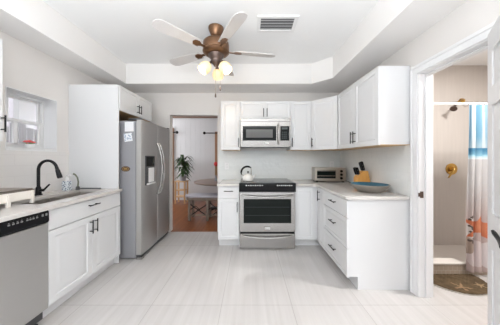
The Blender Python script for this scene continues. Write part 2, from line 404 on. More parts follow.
# the bathroom door leaf, standing open into the kitchen
HX, HY = 1.487, 1.283; th = math.atan2(-.21, -.17)
U = Vector((math.cos(th), math.sin(th), 0)); Nn = Vector((-.777, .63, 0))
DO = struct_empty('door_1', (HX, HY, 0))
Fd = face((HX, HY, .012), U, Nn)
W_, H_ = .60, 2.025
d = MB()
cols = [(.09, .255), (.345, .51)]; rows = [(.24, .72), (.93, 1.57), (1.68, 1.895)]
us = [0, .09, .255, .345, .51, W_]; vs = [0, .24, .72, .93, 1.57, 1.68, 1.895, H_]
d.fbox(Fd, 0, W_, 0, H_, -.035, -.011)
for i in range(5):
    for j in range(7):
        if i in (1, 3) and j in (1, 3, 5):
            uw, vh = us[i + 1] - us[i], vs[j + 1] - vs[j]
            d.rings(Fd, uw, vh, [(0, -.011), (.0, -.0105), (.012, -.0105), (.03, -.004), (.034, -.004)], us[i], vs[j])
        else: d.fbox(Fd, us[i], us[i + 1], vs[j], vs[j + 1], -.011, 0)
obj('door_panel', d, M['trim'], DO)
h = MB(); hc = Fd(W_ - .065, .875, 0)
h.tube([hc, hc + Nn * .012], .028, 20); h.tube([hc + Nn * .01, hc + Nn * .052], .010, 12)
p = []
for k in range(9):
    q = k / 8; p.append(hc + Nn * (.052 - .006 * math.sin(q * 3)) - U * (.155 * q) + Vector((0, 0, -.010 + .030 * q * q)))
h.tube(p, [.011, .0105, .010, .0095, .009, .009, .0095, .010, .007], 10)
obj('door_handle', h, M['black'], DO)

# window in the left wall
WN = struct_empty('window_1', (XL - .15, (WY0 + WY1) / 2, WZ0))
f = MB(); xf0, xf1 = XL - .19, XL - .135
def rectframe(mb, y0, y1, z0, z1, t, x0, x1, bev=.003):
    mb.box(x0, x1, y0, y0 + t, z0, z1, bev); mb.box(x0, x1, y1 - t, y1, z0, z1, bev)
    mb.box(x0, x1, y0 + t, y1 - t, z0, z0 + t, bev); mb.box(x0, x1, y0 + t, y1 - t, z1 - t, z1, bev)
rectframe(f, WY0, WY1, WZ0, WZ1, .028, xf0, xf1)
# painted reveal lining
f.box(XL - .135, XL + .004, WY1 - .006, WY1, WZ0, WZ1); f.box(XL - .135, XL + .004, WY0, WY0 + .006, WZ0, WZ1)
f.box(XL - .135, XL + .004, WY0, WY1, WZ1 - .006, WZ1)
obj('window_frame', f, M['trim'], WN)
zm = (WZ0 + WZ1) / 2
u = MB(); rectframe(u, WY0 + .028, WY1 - .028, zm - .01, WZ1 - .028, .022, xf0 + .005, xf0 + .025); u.box(xf0 + .005, xf0 + .025, 1.985, 2.0, zm, WZ1 - .04, .002)
o = obj('upper_sash', u, M['trim'], WN)
obj('upper_pane', MB().box(xf0 + .013, xf0 + .017, WY0 + .05, WY1 - .05, zm + .012, WZ1 - .05), M['glass'], o)
u = MB(); rectframe(u, WY0 + .028, WY1 - .028, WZ0 + .028, zm + .022, .03, xf0 + .028, xf1 - .004); u.box(xf0 + .028, xf1 - .004, 2.02, 2.055, WZ0 + .04, zm, .002)
o = obj('lower_sash', u, M['trim'], WN)
obj('lower_pane', MB().box(xf0 + .038, xf0 + .042, WY0 + .055, WY1 - .055, WZ0 + .055, zm - .005), M['glass'], o)
obj('window_sill', MB().box(XL - .135, XL + .005, WY0, WY1, WZ0 - .022, WZ0 + .006, .003), M['trim'], WN)
# outside the window
struct('outside_ground', MB().box(-9, XL - .22, -1, 3.6, -.12, -.02), M['lawn'], smooth=False)
tag(obj('neighbour_wall', MB().box(-6.2, -6.0, -3, 12, -.02, 5).box(-6.0, -5.95, 5.2, 6.0, 1.2, 2.5), M['lilac']), 'pale lilac-grey neighbouring house wall seen through the upper sash', 'house')
f = MB()
y = 1.4
k = 0
while y < 5.4:
    hgt = 1.80 + .05 * math.sin(k * 1.7); f.box(-3.72, -3.70, y, y + .10, 0, hgt, .004); y += .118; k += 1
f.box(-3.75, -3.72, 1.4, 5.4, .4, .48).box(-3.75, -3.72, 1.4, 5.4, 1.35, 1.43)
tag(obj('board_fence', f, M['fence']), 'weathered grey upright board fence outside the kitchen window', 'fence')

# backsplashes
struct('trim_8', MB().box(-.53, XR, YB - .008, YB, .9, 1.40), M['tileback'], smooth=False)
struct('trim_9', MB().box(XR - .008, XR, 1.965, YB - .008, .9, 1.40), M['tileside'], smooth=False)
struct('trim_10', MB().box(XL, XL + .008, .3, 2.47, .9, WZ0 - .022), M['tileleft'], smooth=False)

# ------------------------------------------------------------------ cabinets
def door_prof(t=.02):
    return [(0, 0), (0, t - .002), (.002, t), (.052, t), (.058, t - .007), (.068, t - .007), (.09, t - .001), (.094, t - .001)]
def slab_prof(t=.02):
    return [(0, 0), (0, t - .003), (.003, t)]
def drawer_prof(t=.02):
    return [(0, 0), (0, t - .002), (.002, t), (.034, t), (.039, t - .006), (.047, t - .006), (.062, t - .001), (.065, t - .001)]
def narrow_prof(t=.02):
    return [(0, 0), (0, t - .002), (.002, t), (.045, t), (.05, t - .007), (.058, t - .007), (.074, t - .001), (.078, t - .001)]
Z = Vector((0, 0, 1))
def cab_front(name, root, O, U, N, w, h, prof, hu=None, hv=None, horiz=False, L=.13):
    """a door or drawer front; handle centre at (hu, hv)"""
    g = .0015
    F = face(O, U, N); dd = MB().rings(lambda u, v, d: F(u + g, v + g, d), w - 2 * g, h - 2 * g, prof)
    o = obj(name, dd, M['cab'], root)
    if hu is not None:
        al = Vector(U).normalized() if horiz else Z
        obj('handle', MB().pull(F(hu, hv, .02), al, N, L), M['black'], o, )['label'] = 'black bar handle'
    return o

def base_body(mb, F, w, depth, ztop=.87, toe=.11, rec=.075):
    # profile across the depth: d negative is into the cabinet
    G = lambda a, b, c: F(c, b, a)
    mb.prism([(0, toe), (0, ztop), (-depth, ztop), (-depth, 0), (-rec, 0), (-rec, toe)], G, 0, w)
    return mb

ZT = 2.156; ZB = 1.395
# --- sink cabinet (left run), faces +X
XF = -1.58
sc_ = thing('sink_cabinet', 'white two-door base cabinet under the sink, next to dishwasher', 'cabinet', (-1.88, 2.03, 0))
Fl = face((XF, 1.587, 0), (0, 1, 0), (1, 0, 0))
mb = MB(); wS = 2.468 - 1.587
G = lambda a, b, c: Fl(c, b, a)
mb.prism([(0, .11), (0, .87), (-.02, .87), (-.02, .11)], G, 0, wS)                   # face frame
mb.prism([(-.02, .11), (-.02, .13), (-.60, .13), (-.60, 0), (-.06, 0), (-.06, .11)], G, 0, wS)
mb.prism([(-.02, .11), (-.02, .87), (-.60, .87), (-.60, .11)], G, 0, .018); mb.prism([(-.02, .11), (-.02, .87), (-.60, .87), (-.60, .11)], G, wS - .018, wS)
obj('body', mb, M['cab'], sc_, smooth=False)
cab_front('false_drawer_front', sc_, (XF, 1.587, .705), (0, 1, 0), (1, 0, 0), wS, .16, slab_prof(), wS / 2, .105, True)
cab_front('door', sc_, (XF, 1.587, .115), (0, 1, 0), (1, 0, 0), wS / 2, .585, door_prof(), wS / 2 - .03, .485)
cab_front('door', sc_, (XF, 1.587 + wS / 2, .115), (0, 1, 0), (1, 0, 0), wS / 2, .585, door_prof(), .03, .485)
# base run nearer the camera than the dishwasher
fill = thing('base_cabinet', 'white base cabinet at the near end of the window counter', 'cabinet', (-1.88, .64, 0))
Ff = face((XF, .32, 0), (0, 1, 0), (1, 0, 0))
obj('body', base_body(MB(), Ff, .652, .60), M['cab'], fill, smooth=False)
cab_front('door', fill, (XF, .32, .115), (0, 1, 0), (1, 0, 0), .652, .745, door_prof(), .60, .64)

# --- window counter with the sink opening
SX0, SX1, SY0, SY1 = -2.00, -1.675, 1.63, 2.42
ct = MB(); cz0, cz1 = .872, .902
ct.box(XL + .002, SX0, .30, 2.468, cz0, cz1); ct.box(SX1, -1.537, .30, 2.468, cz0, cz1)
ct.box(SX0, SX1, .30, SY0, cz0, cz1); ct.box(SX0, SX1, SY1, 2.468, cz0, cz1)
tag(obj('countertop', ct, M['counter'], smooth=False), 'off-white quartz worktop holding the sink below the window', 'countertop')
sk = thing('kitchen_sink', 'dark stainless undermount double-bowl sink set in the quartz worktop', 'sink', (-1.84, 2.02, .69))
ym = 2.06
def bowl_mb(y0, y1):
    b = MB(); t = .004; z0 = .69; zt = .8715
    b.box(SX0 - .004, SX0 + .002, y0, y1, z0, zt); b.box(SX1 - .002, SX1 + .004, y0, y1, z0, zt)
    b.box(SX0, SX1, y0 - .004, y0 + .002, z0, zt); b.box(SX0, SX1, y1 - .002, y1 + .004, z0, zt); b.box(SX0, SX1, y0, y1, z0, z0 + t)
    b.lathe([(0, .0055), (.04, .0055), (.045, .004)], ((SX0 + SX1) / 2, (y0 + y1) / 2, z0), 20)
    return b
obj('basin', bowl_mb(SY0, ym - .012), M['sink'], sk, smooth=False)
obj('basin', bowl_mb(ym + .012, SY1), M['sink'], sk, smooth=False)
obj('divider', MB().box(SX0, SX1, ym - .008, ym + .008, .70, .868, .003), M['steelh'], sk)['label'] = 'bright steel divider between the two basins'

# --- tall panel beside the refrigerator
tag(obj('tall_panel', MB().box(XL + .002, -1.59, 2.47, 2.49, 0, ZT, .0015), M['cab'], loc=(-1.89, 2.48, 0)), 'tall plain white side panel between the window counter and refrigerator', 'cabinet panel')
# --- cabinet above the refrigerator
fc = thing('upper_cabinet', 'short white two-door wall cabinet above the refrigerator', 'cabinet', (-1.9, 2.9, 1.85))
yA, yB2 = 2.492, 3.305
obj('body', MB().box(XL + .002, -1.60, yA, yB2, 1.856, ZT), M['cab'], fc, smooth=False)
obj('underside_panel', MB().box(XL + .002, -1.60, yA, yB2, 1.85, 1.8555), M['cabwood'], fc, smooth=False)['label'] = 'natural wood underside'
wD = (yB2 - yA) / 2
cab_front('door', fc, (-1.60, yA, 1.85), (0, 1, 0), (1, 0, 0), wD, ZT - 1.85, drawer_prof(), wD - .03, .10, L=.12)
cab_front('door', fc, (-1.60, yA + wD, 1.85), (0, 1, 0), (1, 0, 0), wD, ZT - 1.85, drawer_prof(), .03, .10, L=.12)
# --- wall cabinet over the dishwasher, only its far edge is in the picture
nc = thing('upper_cabinet', 'white wall cabinet whose black handle shows at the picture edge by the window', 'cabinet', (-2.02, 1.1, ZB))
obj('body', MB().box(XL + .002, -1.868, .70, 1.535, ZB, ZT), M['cab'], nc, smooth=False)
cab_front('door', nc, (-1.868, .70, ZB), (0, 1, 0), (1, 0, 0), .835, ZT - ZB, door_prof(), .822, .13, L=.125)

# --- back run, faces -Y
YFc = 2.91
def upper(label, x0, x1, z0, doors, hz):
    t = thing('upper_cabinet', label, 'cabinet', ((x0 + x1) / 2, YB - .16, z0))
    obj('body', MB().box(x0, x1, 3.21, YB - .002 if z0 > 1.5 else YB - .009, z0 + .006, ZT), M['cab'], t, smooth=False)
    obj('underside_panel', MB().box(x0, x1, 3.21, YB - .009, z0, z0 + .0055), M['cabwood'], t, smooth=False)['label'] = 'natural wood underside'
    n = len(doors); w_ = (x1 - x0) / n
    for i, side in enumerate(doors):
        hu = .026 if side == 'L' else w_ - .026
        cab_front('door', t, (x0 + i * w_, 3.21, z0), (1, 0, 0), (0, -1, 0), w_, ZT - z0, narrow_prof() if ZT - z0 > .5 else drawer_prof(), hu, hz, L=.14 if ZT - z0 > .5 else .13)
    return t
upper('narrow white wall cabinet between dining doorway and microwave', -.456, -.152, ZB, ['R'], .115)
upper('short white two-door wall cabinet directly above the microwave', -.150, .624, 1.872, ['R', 'L'], .10)
upper('narrow white wall cabinet between microwave and angled corner cabinet', .627, .952, ZB, ['L'], .115)
# angled corner cabinet
cc = thing('corner_cabinet', 'white angled corner wall cabinet above the toaster oven', 'cabinet', (1.3, 3.25, ZB))
P0, P1 = Vector((.955, 3.21, 0)), Vector((1.255, 2.892, 0))
poly = [(.955, 3.21), (1.255, 2.892), (XR - .009, 2.892), (XR - .009, YB - .009), (.955, YB - .009)]
obj('body', MB().prism(poly, FX, ZB + .006, ZT), M['cab'], cc, smooth=False)
obj('underside_panel', MB().prism(poly, FX, ZB, ZB + .0055), M['cabwood'], cc, smooth=False)['label'] = 'natural wood underside'
Ud = (P1 - P0).normalized(); Nd = Vector((Ud.y, -Ud.x, 0));
if Nd.y > 0: Nd = -Nd
wd = (P1 - P0).length
P0 += Ud * .014; wd -= .028
cab_front('door', cc, (P0.x, P0.y, ZB), Ud, Nd, wd, ZT - ZB, door_prof(), .028, .115, L=.14)
# wall cabinet on the right wall, faces -X
ru = thing('upper_cabinet', 'large white two-door wall cabinet above the knife block and blue bowl', 'cabinet', (1.4, 2.43, ZB))
obj('body', MB().box(1.255, XR - .009, 1.97, 2.888, ZB + .006, ZT), M['cab'], ru, smooth=False)
obj('underside_panel', MB().box(1.255, XR - .009, 1.97, 2.888, ZB, ZB + .0055), M['cabwood'], ru, smooth=False)['label'] = 'natural wood underside'
wd = (2.888 - 1.97) / 2
cab_front('door', ru, (1.255, 2.888, ZB), (0, -1, 0), (-1, 0, 0), wd, ZT - ZB, door_prof(), wd - .03, .115, L=.14)
cab_front('door', ru, (1.255, 2.888 - wd, ZB), (0, -1, 0), (-1, 0, 0), wd, ZT - ZB, door_prof(), .03, .115, L=.14)

# base cabinets of the back run
bl = thing('base_cabinet', 'narrow white base cabinet with drawer, between dining doorway and range', 'cabinet', (-.30, 3.2, 0))
Fb = face((-.451, YFc, 0), (1, 0, 0), (0, -1, 0))
obj('body', base_body(MB(), Fb, .302, .60), M['cab'], bl, smooth=False)
cab_front('drawer', bl, (-.451, YFc, .705), (1, 0, 0), (0, -1, 0), .302, .158, slab_prof(), .151, .10, True, L=.13)
cab_front('door', bl, (-.451, YFc, .115), (1, 0, 0), (0, -1, 0), .302, .585, narrow_prof(), .302 - .03, .47, L=.14)
br = thing('base_cabinet', 'white base cabinet with plain narrow door just beside the range oven', 'cabinet', (.85, 3.2, 0))
Fb = face((.632, YFc, 0), (1, 0, 0), (0, -1, 0))
obj('body', base_body(MB(), Fb, .90, .60), M['cab'], br, smooth=False)
cab_front('door', br, (.632, YFc, .115), (1, 0, 0), (0, -1, 0), .285, .748, narrow_prof())

# right run
XD = .955
nd = thing('base_cabinet', 'slim white base cabinet with one narrow door in the inside corner', 'cabinet', (1.25, 2.75, 0))
Fr = face((XD, 2.906, 0), (0, -1, 0), (-1, 0, 0))
obj('body', base_body(MB(), Fr, 2.906 - 2.606, .57), M['cab'], nd, smooth=False)
cab_front('door', nd, (XD, 2.80, .115), (0, -1, 0), (-1, 0, 0), .194, .748, narrow_prof(), .055, .65, L=.14)
db = thing('drawer_cabinet', 'white three-drawer base cabinet with plain end panel, below the blue bowl', 'cabinet', (1.25, 2.29, 0))
Fr = face((XD, 2.604, 0), (0, -1, 0), (-1, 0, 0))
obj('body', base_body(MB(), Fr, 2.604 - 1.975, .588, toe=.125, rec=.085), M['cab'], db, smooth=False)
wR = 2.604 - 1.975
for z0, h_ in ((.115, .275), (.393, .295), (.691, .172)):
    cab_front('drawer', db, (XD, 2.604, z0), (0, -1, 0), (-1, 0, 0), wR, h_, drawer_prof() if h_ > .2 else slab_prof(), wR / 2, h_ * .58, True, L=.15)

# counters right of and left of the range
tag(obj('countertop', MB().box(-.462, -.152, 2.868, YB - .009, cz0, cz1, .002), M['counter']), 'small off-white quartz worktop between dining doorway and range', 'countertop')
poly = [(.635, 2.868), (.895, 2.868), (.917, 2.84), (.917, 1.952), (XR - .009, 1.952), (XR - .009, YB - .009), (.635, YB - .009)]
tag(obj('countertop', MB().prism(poly, FX, cz0, cz1, .002), M['counter']), 'L-shaped off-white quartz worktop under toaster oven and blue bowl', 'countertop')

# ------------------------------------------------------------------ refrigerator
fr = thing('refrigerator', 'stainless side-by-side refrigerator with curved handles and ice dispenser', 'refrigerator', (-1.77, 3.0, 0))
fy0, fym, fy1 = 2.556, 3.0, 3.452; xb, xd = -1.425, -1.345
obj('body', MB().box(-2.12, xb, fy0, fy1, .02, 1.735, .004), M['steeldk'], fr)['label'] = 'grey painted body with plain side'
def fdoor(y0, y1):
    b = MB(); n = 10; poly = [(xb + .006, y0), (xb + .006, y1)]
    r = .012
    pr = []
    for k in range(n + 1):
        q = k / n; bow = .008 * (1 - (2 * q - 1) ** 2); pr.append((xd - .008 + bow, y1 - r - (y1 - y0 - 2 * r) * q))
    poly += [(xd - .016, y1)] + pr + [(xd - .016, y0)]
    return b.prism(poly, FX, .062, 1.75)
d1 = obj('door', fdoor(fy0, fym - .003), M['steel'], fr)
d2 = obj('door', fdoor(fym + .003, fy1), M['steel'], fr)
for dd, yy, sg in ((d1, fym - .035, -1), (d2, fym + .035, 1)):
    p = []
    for k in range(15):
        q = k / 14; p.append((xd + .004 + .070 * math.sin(math.pi * q) ** .7, yy, 0.75 + .73 * q))
    obj('handle', MB().tube(p, .013, 10), M['steelh'], dd)
# dispenser
dy0, dy1 = 2.635, 2.885
ds = MB(); ds.box(xd - .02, xd + .006, dy0, dy1, .915, 1.30, .006)
dsp = obj('dispenser', ds, M['darkgrey'], d1)
dsp['label'] = 'dark ice and water dispenser'
ds = MB(); ds.box(xd + .004, xd + .009, dy0 + .015, dy1 - .015, 1.16, 1.285, .002)
obj('dispenser_panel', ds, M['blackglass'], d1)
ds = MB(); ds.box(xd + .003, xd + .0085, dy0 + .07, dy1 - .02, .945, 1.14, .003); ds.box(xd, xd + .03, dy0 + .02, dy1 - .02, .92, .938, .004)
obj('dispenser_tray', ds, M['white'], d1)
obj('toe_grille', MB().box(-1.47, -1.37, fy0 + .01, fy1 - .01, .015, .056, .003), M['darkgrey'], fr)
hg = MB(); hg.box(-1.52, -1.36, fy0 + .005, fy0 + .05, 1.7505, 1.768, .004); obj('hinge_cover', hg, M['darkgrey'], fr)
hg = MB(); hg.box(-1.52, -1.36, fy1 - .05, fy1 - .005, 1.7505, 1.768, .004); obj('hinge_cover', hg, M['darkgrey'], fr)
hg = MB(); hg.box(-1.43, -1.352, fy0 + .004, fy0 + .06, 0, .03, .004); obj('foot', hg, M['steelh'], fr)
# notes on the refrigerator side (facing the camera, at y = fy0)
def fp(px, py): return ((px - 250) * fy0 / 205, 1.27 + (158 - py) * fy0 / 205)
def note(name, px0, py0, px1, py1, m, label, cat, tilt=0.0, th_=.002):
    (x0, z1), (x1, z0) = fp(px0, py0), fp(px1, py1); cx, cz = (x0 + x1) / 2, (z0 + z1) / 2
    c_, s_ = math.cos(tilt), math.sin(tilt)
    F = lambda u, v, d: (cx + u * c_ - v * s_, fy0 - d, cz + u * s_ + v * c_)
    b = MB().fbox(F, x0 - cx, x1 - cx, z0 - cz, z1 - cz, .0004, th_)
    return tag(obj(name, b, m, loc=(cx, fy0, cz)), label, cat)
nt1 = note('paper_note', 124.8, 122, 133.6, 131.5, M['paper'], 'plain white paper note, upper of the two on refrigerator side', 'note', .02)
tb = MB(); (x0, z1), (x1, z0) = fp(126, 123.4), fp(132.4, 130)
for k in range(5): tb.box(x0, x1 - .02 * (k % 2), fy0 - .0026, fy0 - .0021, z1 - .012 - k * .016, z1 - .009 - k * .016)
nt2 = note('picture_card', 124.2, 133.2, 132.2, 141.4, M['photo'], 'small blue and white picture card below the plain note on refrigerator', 'card', .14)
(x0, z1), (x1, z0) = fp(121.3, 166.2), fp(130.2, 171.6)
b = MB(); cx, cz = (x0 + x1) / 2, (z0 + z1) / 2
mt = Matrix.Rotation(math.radians(90), 3, 'X')
om = thing('oval_magnet', 'dark brown oval magnet stuck on the refrigerator side', 'magnet', (cx, fy0, cz))
obj('plate', b.lathe([(0, .0005), (1, .0005), (1, .003), (0, .004)], (cx, fy0, cz), 28, mt, (x1 - x0) / 2, (z1 - z0) / 2), M['oval'], om)
b = MB(); b.tube([(cx + (x1 - x0) * .36 * math.cos(a * math.pi / 12), fy0 - .0042, cz + (z1 - z0) * .36 * math.sin(a * math.pi / 12)) for a in range(24)], .0018, 6, closed=True)
b.box(cx - .022, cx + .022, fy0 - .006, fy0 - .0035, cz - .006, cz + .006, .001)
obj('emblem', b, M['yellow'], om)['label'] = 'mustard yellow ring and bar emblem'

# ------------------------------------------------------------------ dishwasher
dw = thing('dishwasher', 'stainless dishwasher with black control strip beside the sink cabinet', 'dishwasher', (-1.87, 1.28, 0))
y0, y1 = .980, 1.582
obj('tub', MB().box(-2.17, -1.60, y0, y1, .03, .870), M['darkgrey'], dw, smooth=False)
obj('door', MB().box(-1.60, -1.556, y0, y1, .115, .772, .004), M['steel'], dw)
cp = MB(); G = lambda a, b, c: (a, c, b)
cp.prism([(-1.60, .776), (-1.556, .776), (-1.548, .788), (-1.550, .858), (-1.560, .870), (-1.60, .870)], G, y0, y1, .002)
cpo = obj('control_panel', cp, M['blackplastic'], dw)
for grp in ((1.31, 1.335, 1.36, 1.385), (1.42, 1.44, 1.46, 1.485), (1.525, 1.553)):
    mk = MB()
    for yy in grp:
        mk.box(-1.5515, -1.5475, yy, yy + .013, .832, .841 if yy < 1.5 else .85); mk.box(-1.5515, -1.5475, yy + .002, yy + .010, .846, .849)
    obj('control_lettering', mk, M['dimmark'], cpo)
obj('pocket_handle', MB().box(-1.56, -1.5465, 1.02, 1.27, .80, .822, .002), M['blackglass'], cpo)
obj('toe_panel', MB().box(-1.66, -1.64, y0, y1, .03, .112), M['blackplastic'], dw, smooth=False)
for yy in (1.03, 1.54): obj('foot', MB().lathe([(0, 0), (.02, 0), (.02, .01), (.008, .012), (.008, .035), (0, .035)], (-1.62, yy, 0), 14), M['blackplastic'], dw)

# ------------------------------------------------------------------ range
rg = thing('range', 'stainless slide-in electric range with black glass cooktop and oven window', 'stove', (.24, 3.15, 0))
rx0, rx1, ry = -.143, .627, 2.845
obj('body', MB().box(rx0, rx1, ry + .035, 3.50, .02, .895), M['steel'], rg, smooth=False)
obj('cooktop', MB().box(rx0 - .004, rx1 + .004, ry + .03, YB - .012, .9035, .922, .004), M['blackglass'], rg)
bn = MB()
for x, y, r in ((.03, 3.05, .10), (.45, 3.05, .085), (.03, 3.36, .075), (.45, 3.36, .10), (.24, 3.22, .06)):
    bn.tube([(x + r * math.cos(a * math.pi / 20), y + r * math.sin(a * math.pi / 20), .9222) for a in range(40)], .0009, 4, closed=True)
obj('burner_rings', bn, M['mark'], rg)
cp = MB(); G = lambda a, b, c: (c, a, b)
cp.prism([(ry + .03, .925), (ry - .012, .918), (ry - .02, .90), (ry - .008, .80), (ry + .034, .80)], G, rx0 - .008, rx1 + .008, .004)
cpo = obj('control_panel', cp, M['blackplastic'], rg)
for a, b_, n in ((-.05, .17, 8), (.38, .575, 8)):
    mk = MB()
    for k in range(n):
        x = a + (b_ - a) * k / (n - 1); hh = .010 if k % 2 else .015
        zc = .891
        mk.box(x - .008, x + .008, ry - .0205, ry - .0165, zc - hh / 2, zc + hh / 2)
    obj('control_lettering', mk, M['mark'], cpo)
od = MB(); Fo = face((rx0, ry, 0), (1, 0, 0), (0, -1, 0)); rw = rx1 - rx0
wx0, wx1, wz0, wz1 = .055, rw - .055, .365, .70
od.fbox(Fo, 0, rw, .245, wz0, -.03, .0, .002); od.fbox(Fo, 0, rw, wz1, .79, -.03, .0, .002)
od.fbox(Fo, 0, wx0, wz0, wz1, -.03, 0, .002); od.fbox(Fo, wx1, rw, wz0, wz1, -.03, 0, .002)
odo = obj('oven_door', od, M['steelh'], rg)
obj('oven_window', MB().fbox(Fo, wx0 - .002, wx1 + .002, wz0 - .002, wz1 + .002, -.03, -.004), M['ovenwin'], odo)
rk = MB()
for zz in (.47, .585):
    rk.fbox(Fo, wx0 + .02, wx1 - .02, zz, zz + .004, -.0045, -.0035)
obj('oven_rack_lines', rk, M['display'], odo)
hp = []
for k in range(17):
    q = k / 16; hp.append(Fo(.03 + (rw - .06) * q, .745 - .022 * math.sin(math.pi * q) + .01, .012 + .04 * math.sin(math.pi * q) ** .5))
obj('handle', MB().tube(hp, .011, 10), M['steelh'], odo)
bd = MB().fbox(Fo, rw / 2 - .045, rw / 2 + .045, .272, .318, 0, .006, .002); bdo = obj('badge', bd, M['steelh'], odo)
obj('badge_face', MB().fbox(Fo, rw / 2 - .036, rw / 2 + .036, .282, .308, .005, .0075, .001), M['mark'], bdo)
obj('gap_strip', MB().fbox(Fo, .004, rw - .004, .215, .246, -.03, -.012), M['blackplastic'], rg)
dr = obj('drawer', MB().fbox(Fo, 0, rw, .012, .218, -.03, 0, .003), M['steelh'], rg)
hp = []
for k in range(17):
    q = k / 16; hp.append(Fo(.03 + (rw - .06) * q, .195 - .028 * math.sin(math.pi * q), .008 + .03 * math.sin(math.pi * q) ** .5))
obj('handle', MB().tube(hp, .009, 10), M['steelh'], dr)
for xx in (rx0 + .03, rx1 - .07):
    for yy in (ry + .06, 3.40): obj('foot', MB().box(xx, xx + .04, yy, yy + .04, 0, .02), M['darkgrey'], rg)

# ------------------------------------------------------------------ microwave
mw = thing('microwave', 'stainless over-range microwave hung under the short wall cabinet', 'microwave', (.24, 3.3, 1.44))
mx0, mx1, my = -.145, .617, 3.115; mz0, mz1 = 1.440, 1.868
obj('body', MB().box(mx0, mx1, my + .03, YB - .01, mz0, mz1, .002), M['darkgrey'], mw)
Fm = face((mx0, my, mz0), (1, 0, 0), (0, -1, 0)); mW, mH = mx1 - mx0, mz1 - mz0
obj('vent_grille', MB().fbox(Fm, 0, mW, mH - .042, mH, -.03, -.004, .002).fbox(Fm, .01, mW - .01, mH - .03, mH - .024, -.01, -.002).fbox(Fm, .01, mW - .01, mH - .016, mH - .01, -.01, -.002), M['micsteel'], mw)
dW = .605
md = MB(); a0, a1, c0, c1 = .035, .545, .095, .315
for r_ in ((0, mW, 0, c0), (0, mW, c1, mH - .046), (0, a0, c0, c1), (a1, dW, c0, c1), (mW - .02, mW, c0, c1)):
    md.fbox(Fm, r_[0], r_[1], r_[2], r_[3], -.03, 0, .0015)
mdo = obj('door', md, M['micsteel'], mw)
obj('window', MB().fbox(Fm, a0 - .001, a1 + .001, c0 - .001, c1 + .001, -.03, -.003), M['blackglass'], mdo)
obj('mesh_screen', MB().fbox(Fm, a0 + .05, a1 - .055, c0 + .045, c1 - .05, -.004, -.0022), M['micwin'], mdo)
hp = [Fm(.575, .045 + .305 * k / 12, .012 + .038 * math.sin(math.pi * k / 12) ** .6) for k in range(13)]
obj('handle', MB().tube(hp, .012, 10), M['steelh'], mdo)
cpo = obj('control_panel', MB().fbox(Fm, dW, mW - .02, c0, c1, -.03, -.002), M['blackglass'], mw)
kp = MB(); kp.fbox(Fm, dW + .025, mW - .045, c1 - .05, c1 - .02, -.002, -.0008)
for i in range(3):
    for j in range(4): kp.fbox(Fm, dW + .025 + i * .027, dW + .043 + i * .027, c0 + .03 + j * .03, c0 + .045 + j * .03, -.002, -.0012)
obj('keypad', kp, M['display'], cpo)
obj('badge', MB().fbox(Fm, .375, .43, .045, .062, 0, .003, .001), M['mark'], mdo)

# ------------------------------------------------------------------ ceiling fan
FXc, FYc = -.371, 2.24
fan = thing('ceiling_fan', 'copper bronze ceiling fan with three lit glass shades and pull chains', 'ceiling fan', (FXc, FYc, ZC))
obj('canopy', MB().lathe([(0, ZC), (.083, ZC), (.083, ZC - .012), (.078, ZC - .03), (.06, ZC - .075), (.035, ZC - .105), (.02, ZC - .11), (0, ZC - .11)], (FXc, FYc, 0), 40), M['bronze'], fan)
obj('downrod', MB().tube([(FXc, FYc, ZC - .1), (FXc, FYc, 2.545)], .017, 14), M['bronze'], fan)
obj('motor_housing', MB().lathe([(0, 2.565), (.03, 2.565), (.05, 2.555), (.115, 2.545), (.138, 2.525), (.142, 2.50), (.142, 2.46), (.138, 2.445), (.144, 2.44), (.144, 2.425), (.125, 2.405), (.10, 2.395), (.0, 2.395)], (FXc, FYc, 0), 48), M['bronze'], fan)
obj('switch_housing', MB().lathe([(0, 2.395), (.085, 2.395), (.082, 2.375), (.055, 2.345), (.05, 2.33), (.05, 2.305), (.035, 2.295), (.02, 2.27), (0, 2.265)], (FXc, FYc, 0), 36), M['bronzedk'], fan)
for k in range(5):
    a = math.radians(72 * k + 10); ca, sa = math.cos(a), math.sin(a); pitch = math.radians(12)
    def Fbl(u, v, d, ca=ca, sa=sa):
        v2, d2 = v * math.cos(pitch) - d * math.sin(pitch), v * math.sin(pitch) + d * math.cos(pitch)
        return (FXc + u * ca - v2 * sa, FYc + u * sa + v2 * ca, 2.435 + d2)
    pl = [(.20, -.048), (.45, -.062), (.60, -.066), (.645, -.055), (.665, -.03), (.672, 0), (.665, .03), (.645, .055), (.60, .066), (.45, .062), (.20, .048)]
    bo = obj('blade', MB().prism(pl, Fbl, 0, .006), M['blade'], fan)
    br_ = MB(); br_.prism([(.135, -.012), (.19, -.014), (.225, -.036), (.27, -.03), (.285, 0), (.27, .03), (.225, .036), (.19, .014), (.135, .012)], Fbl, -.007, -.0005)
    obj('blade_bracket', br_, M['bronze'], bo)
lamps = []
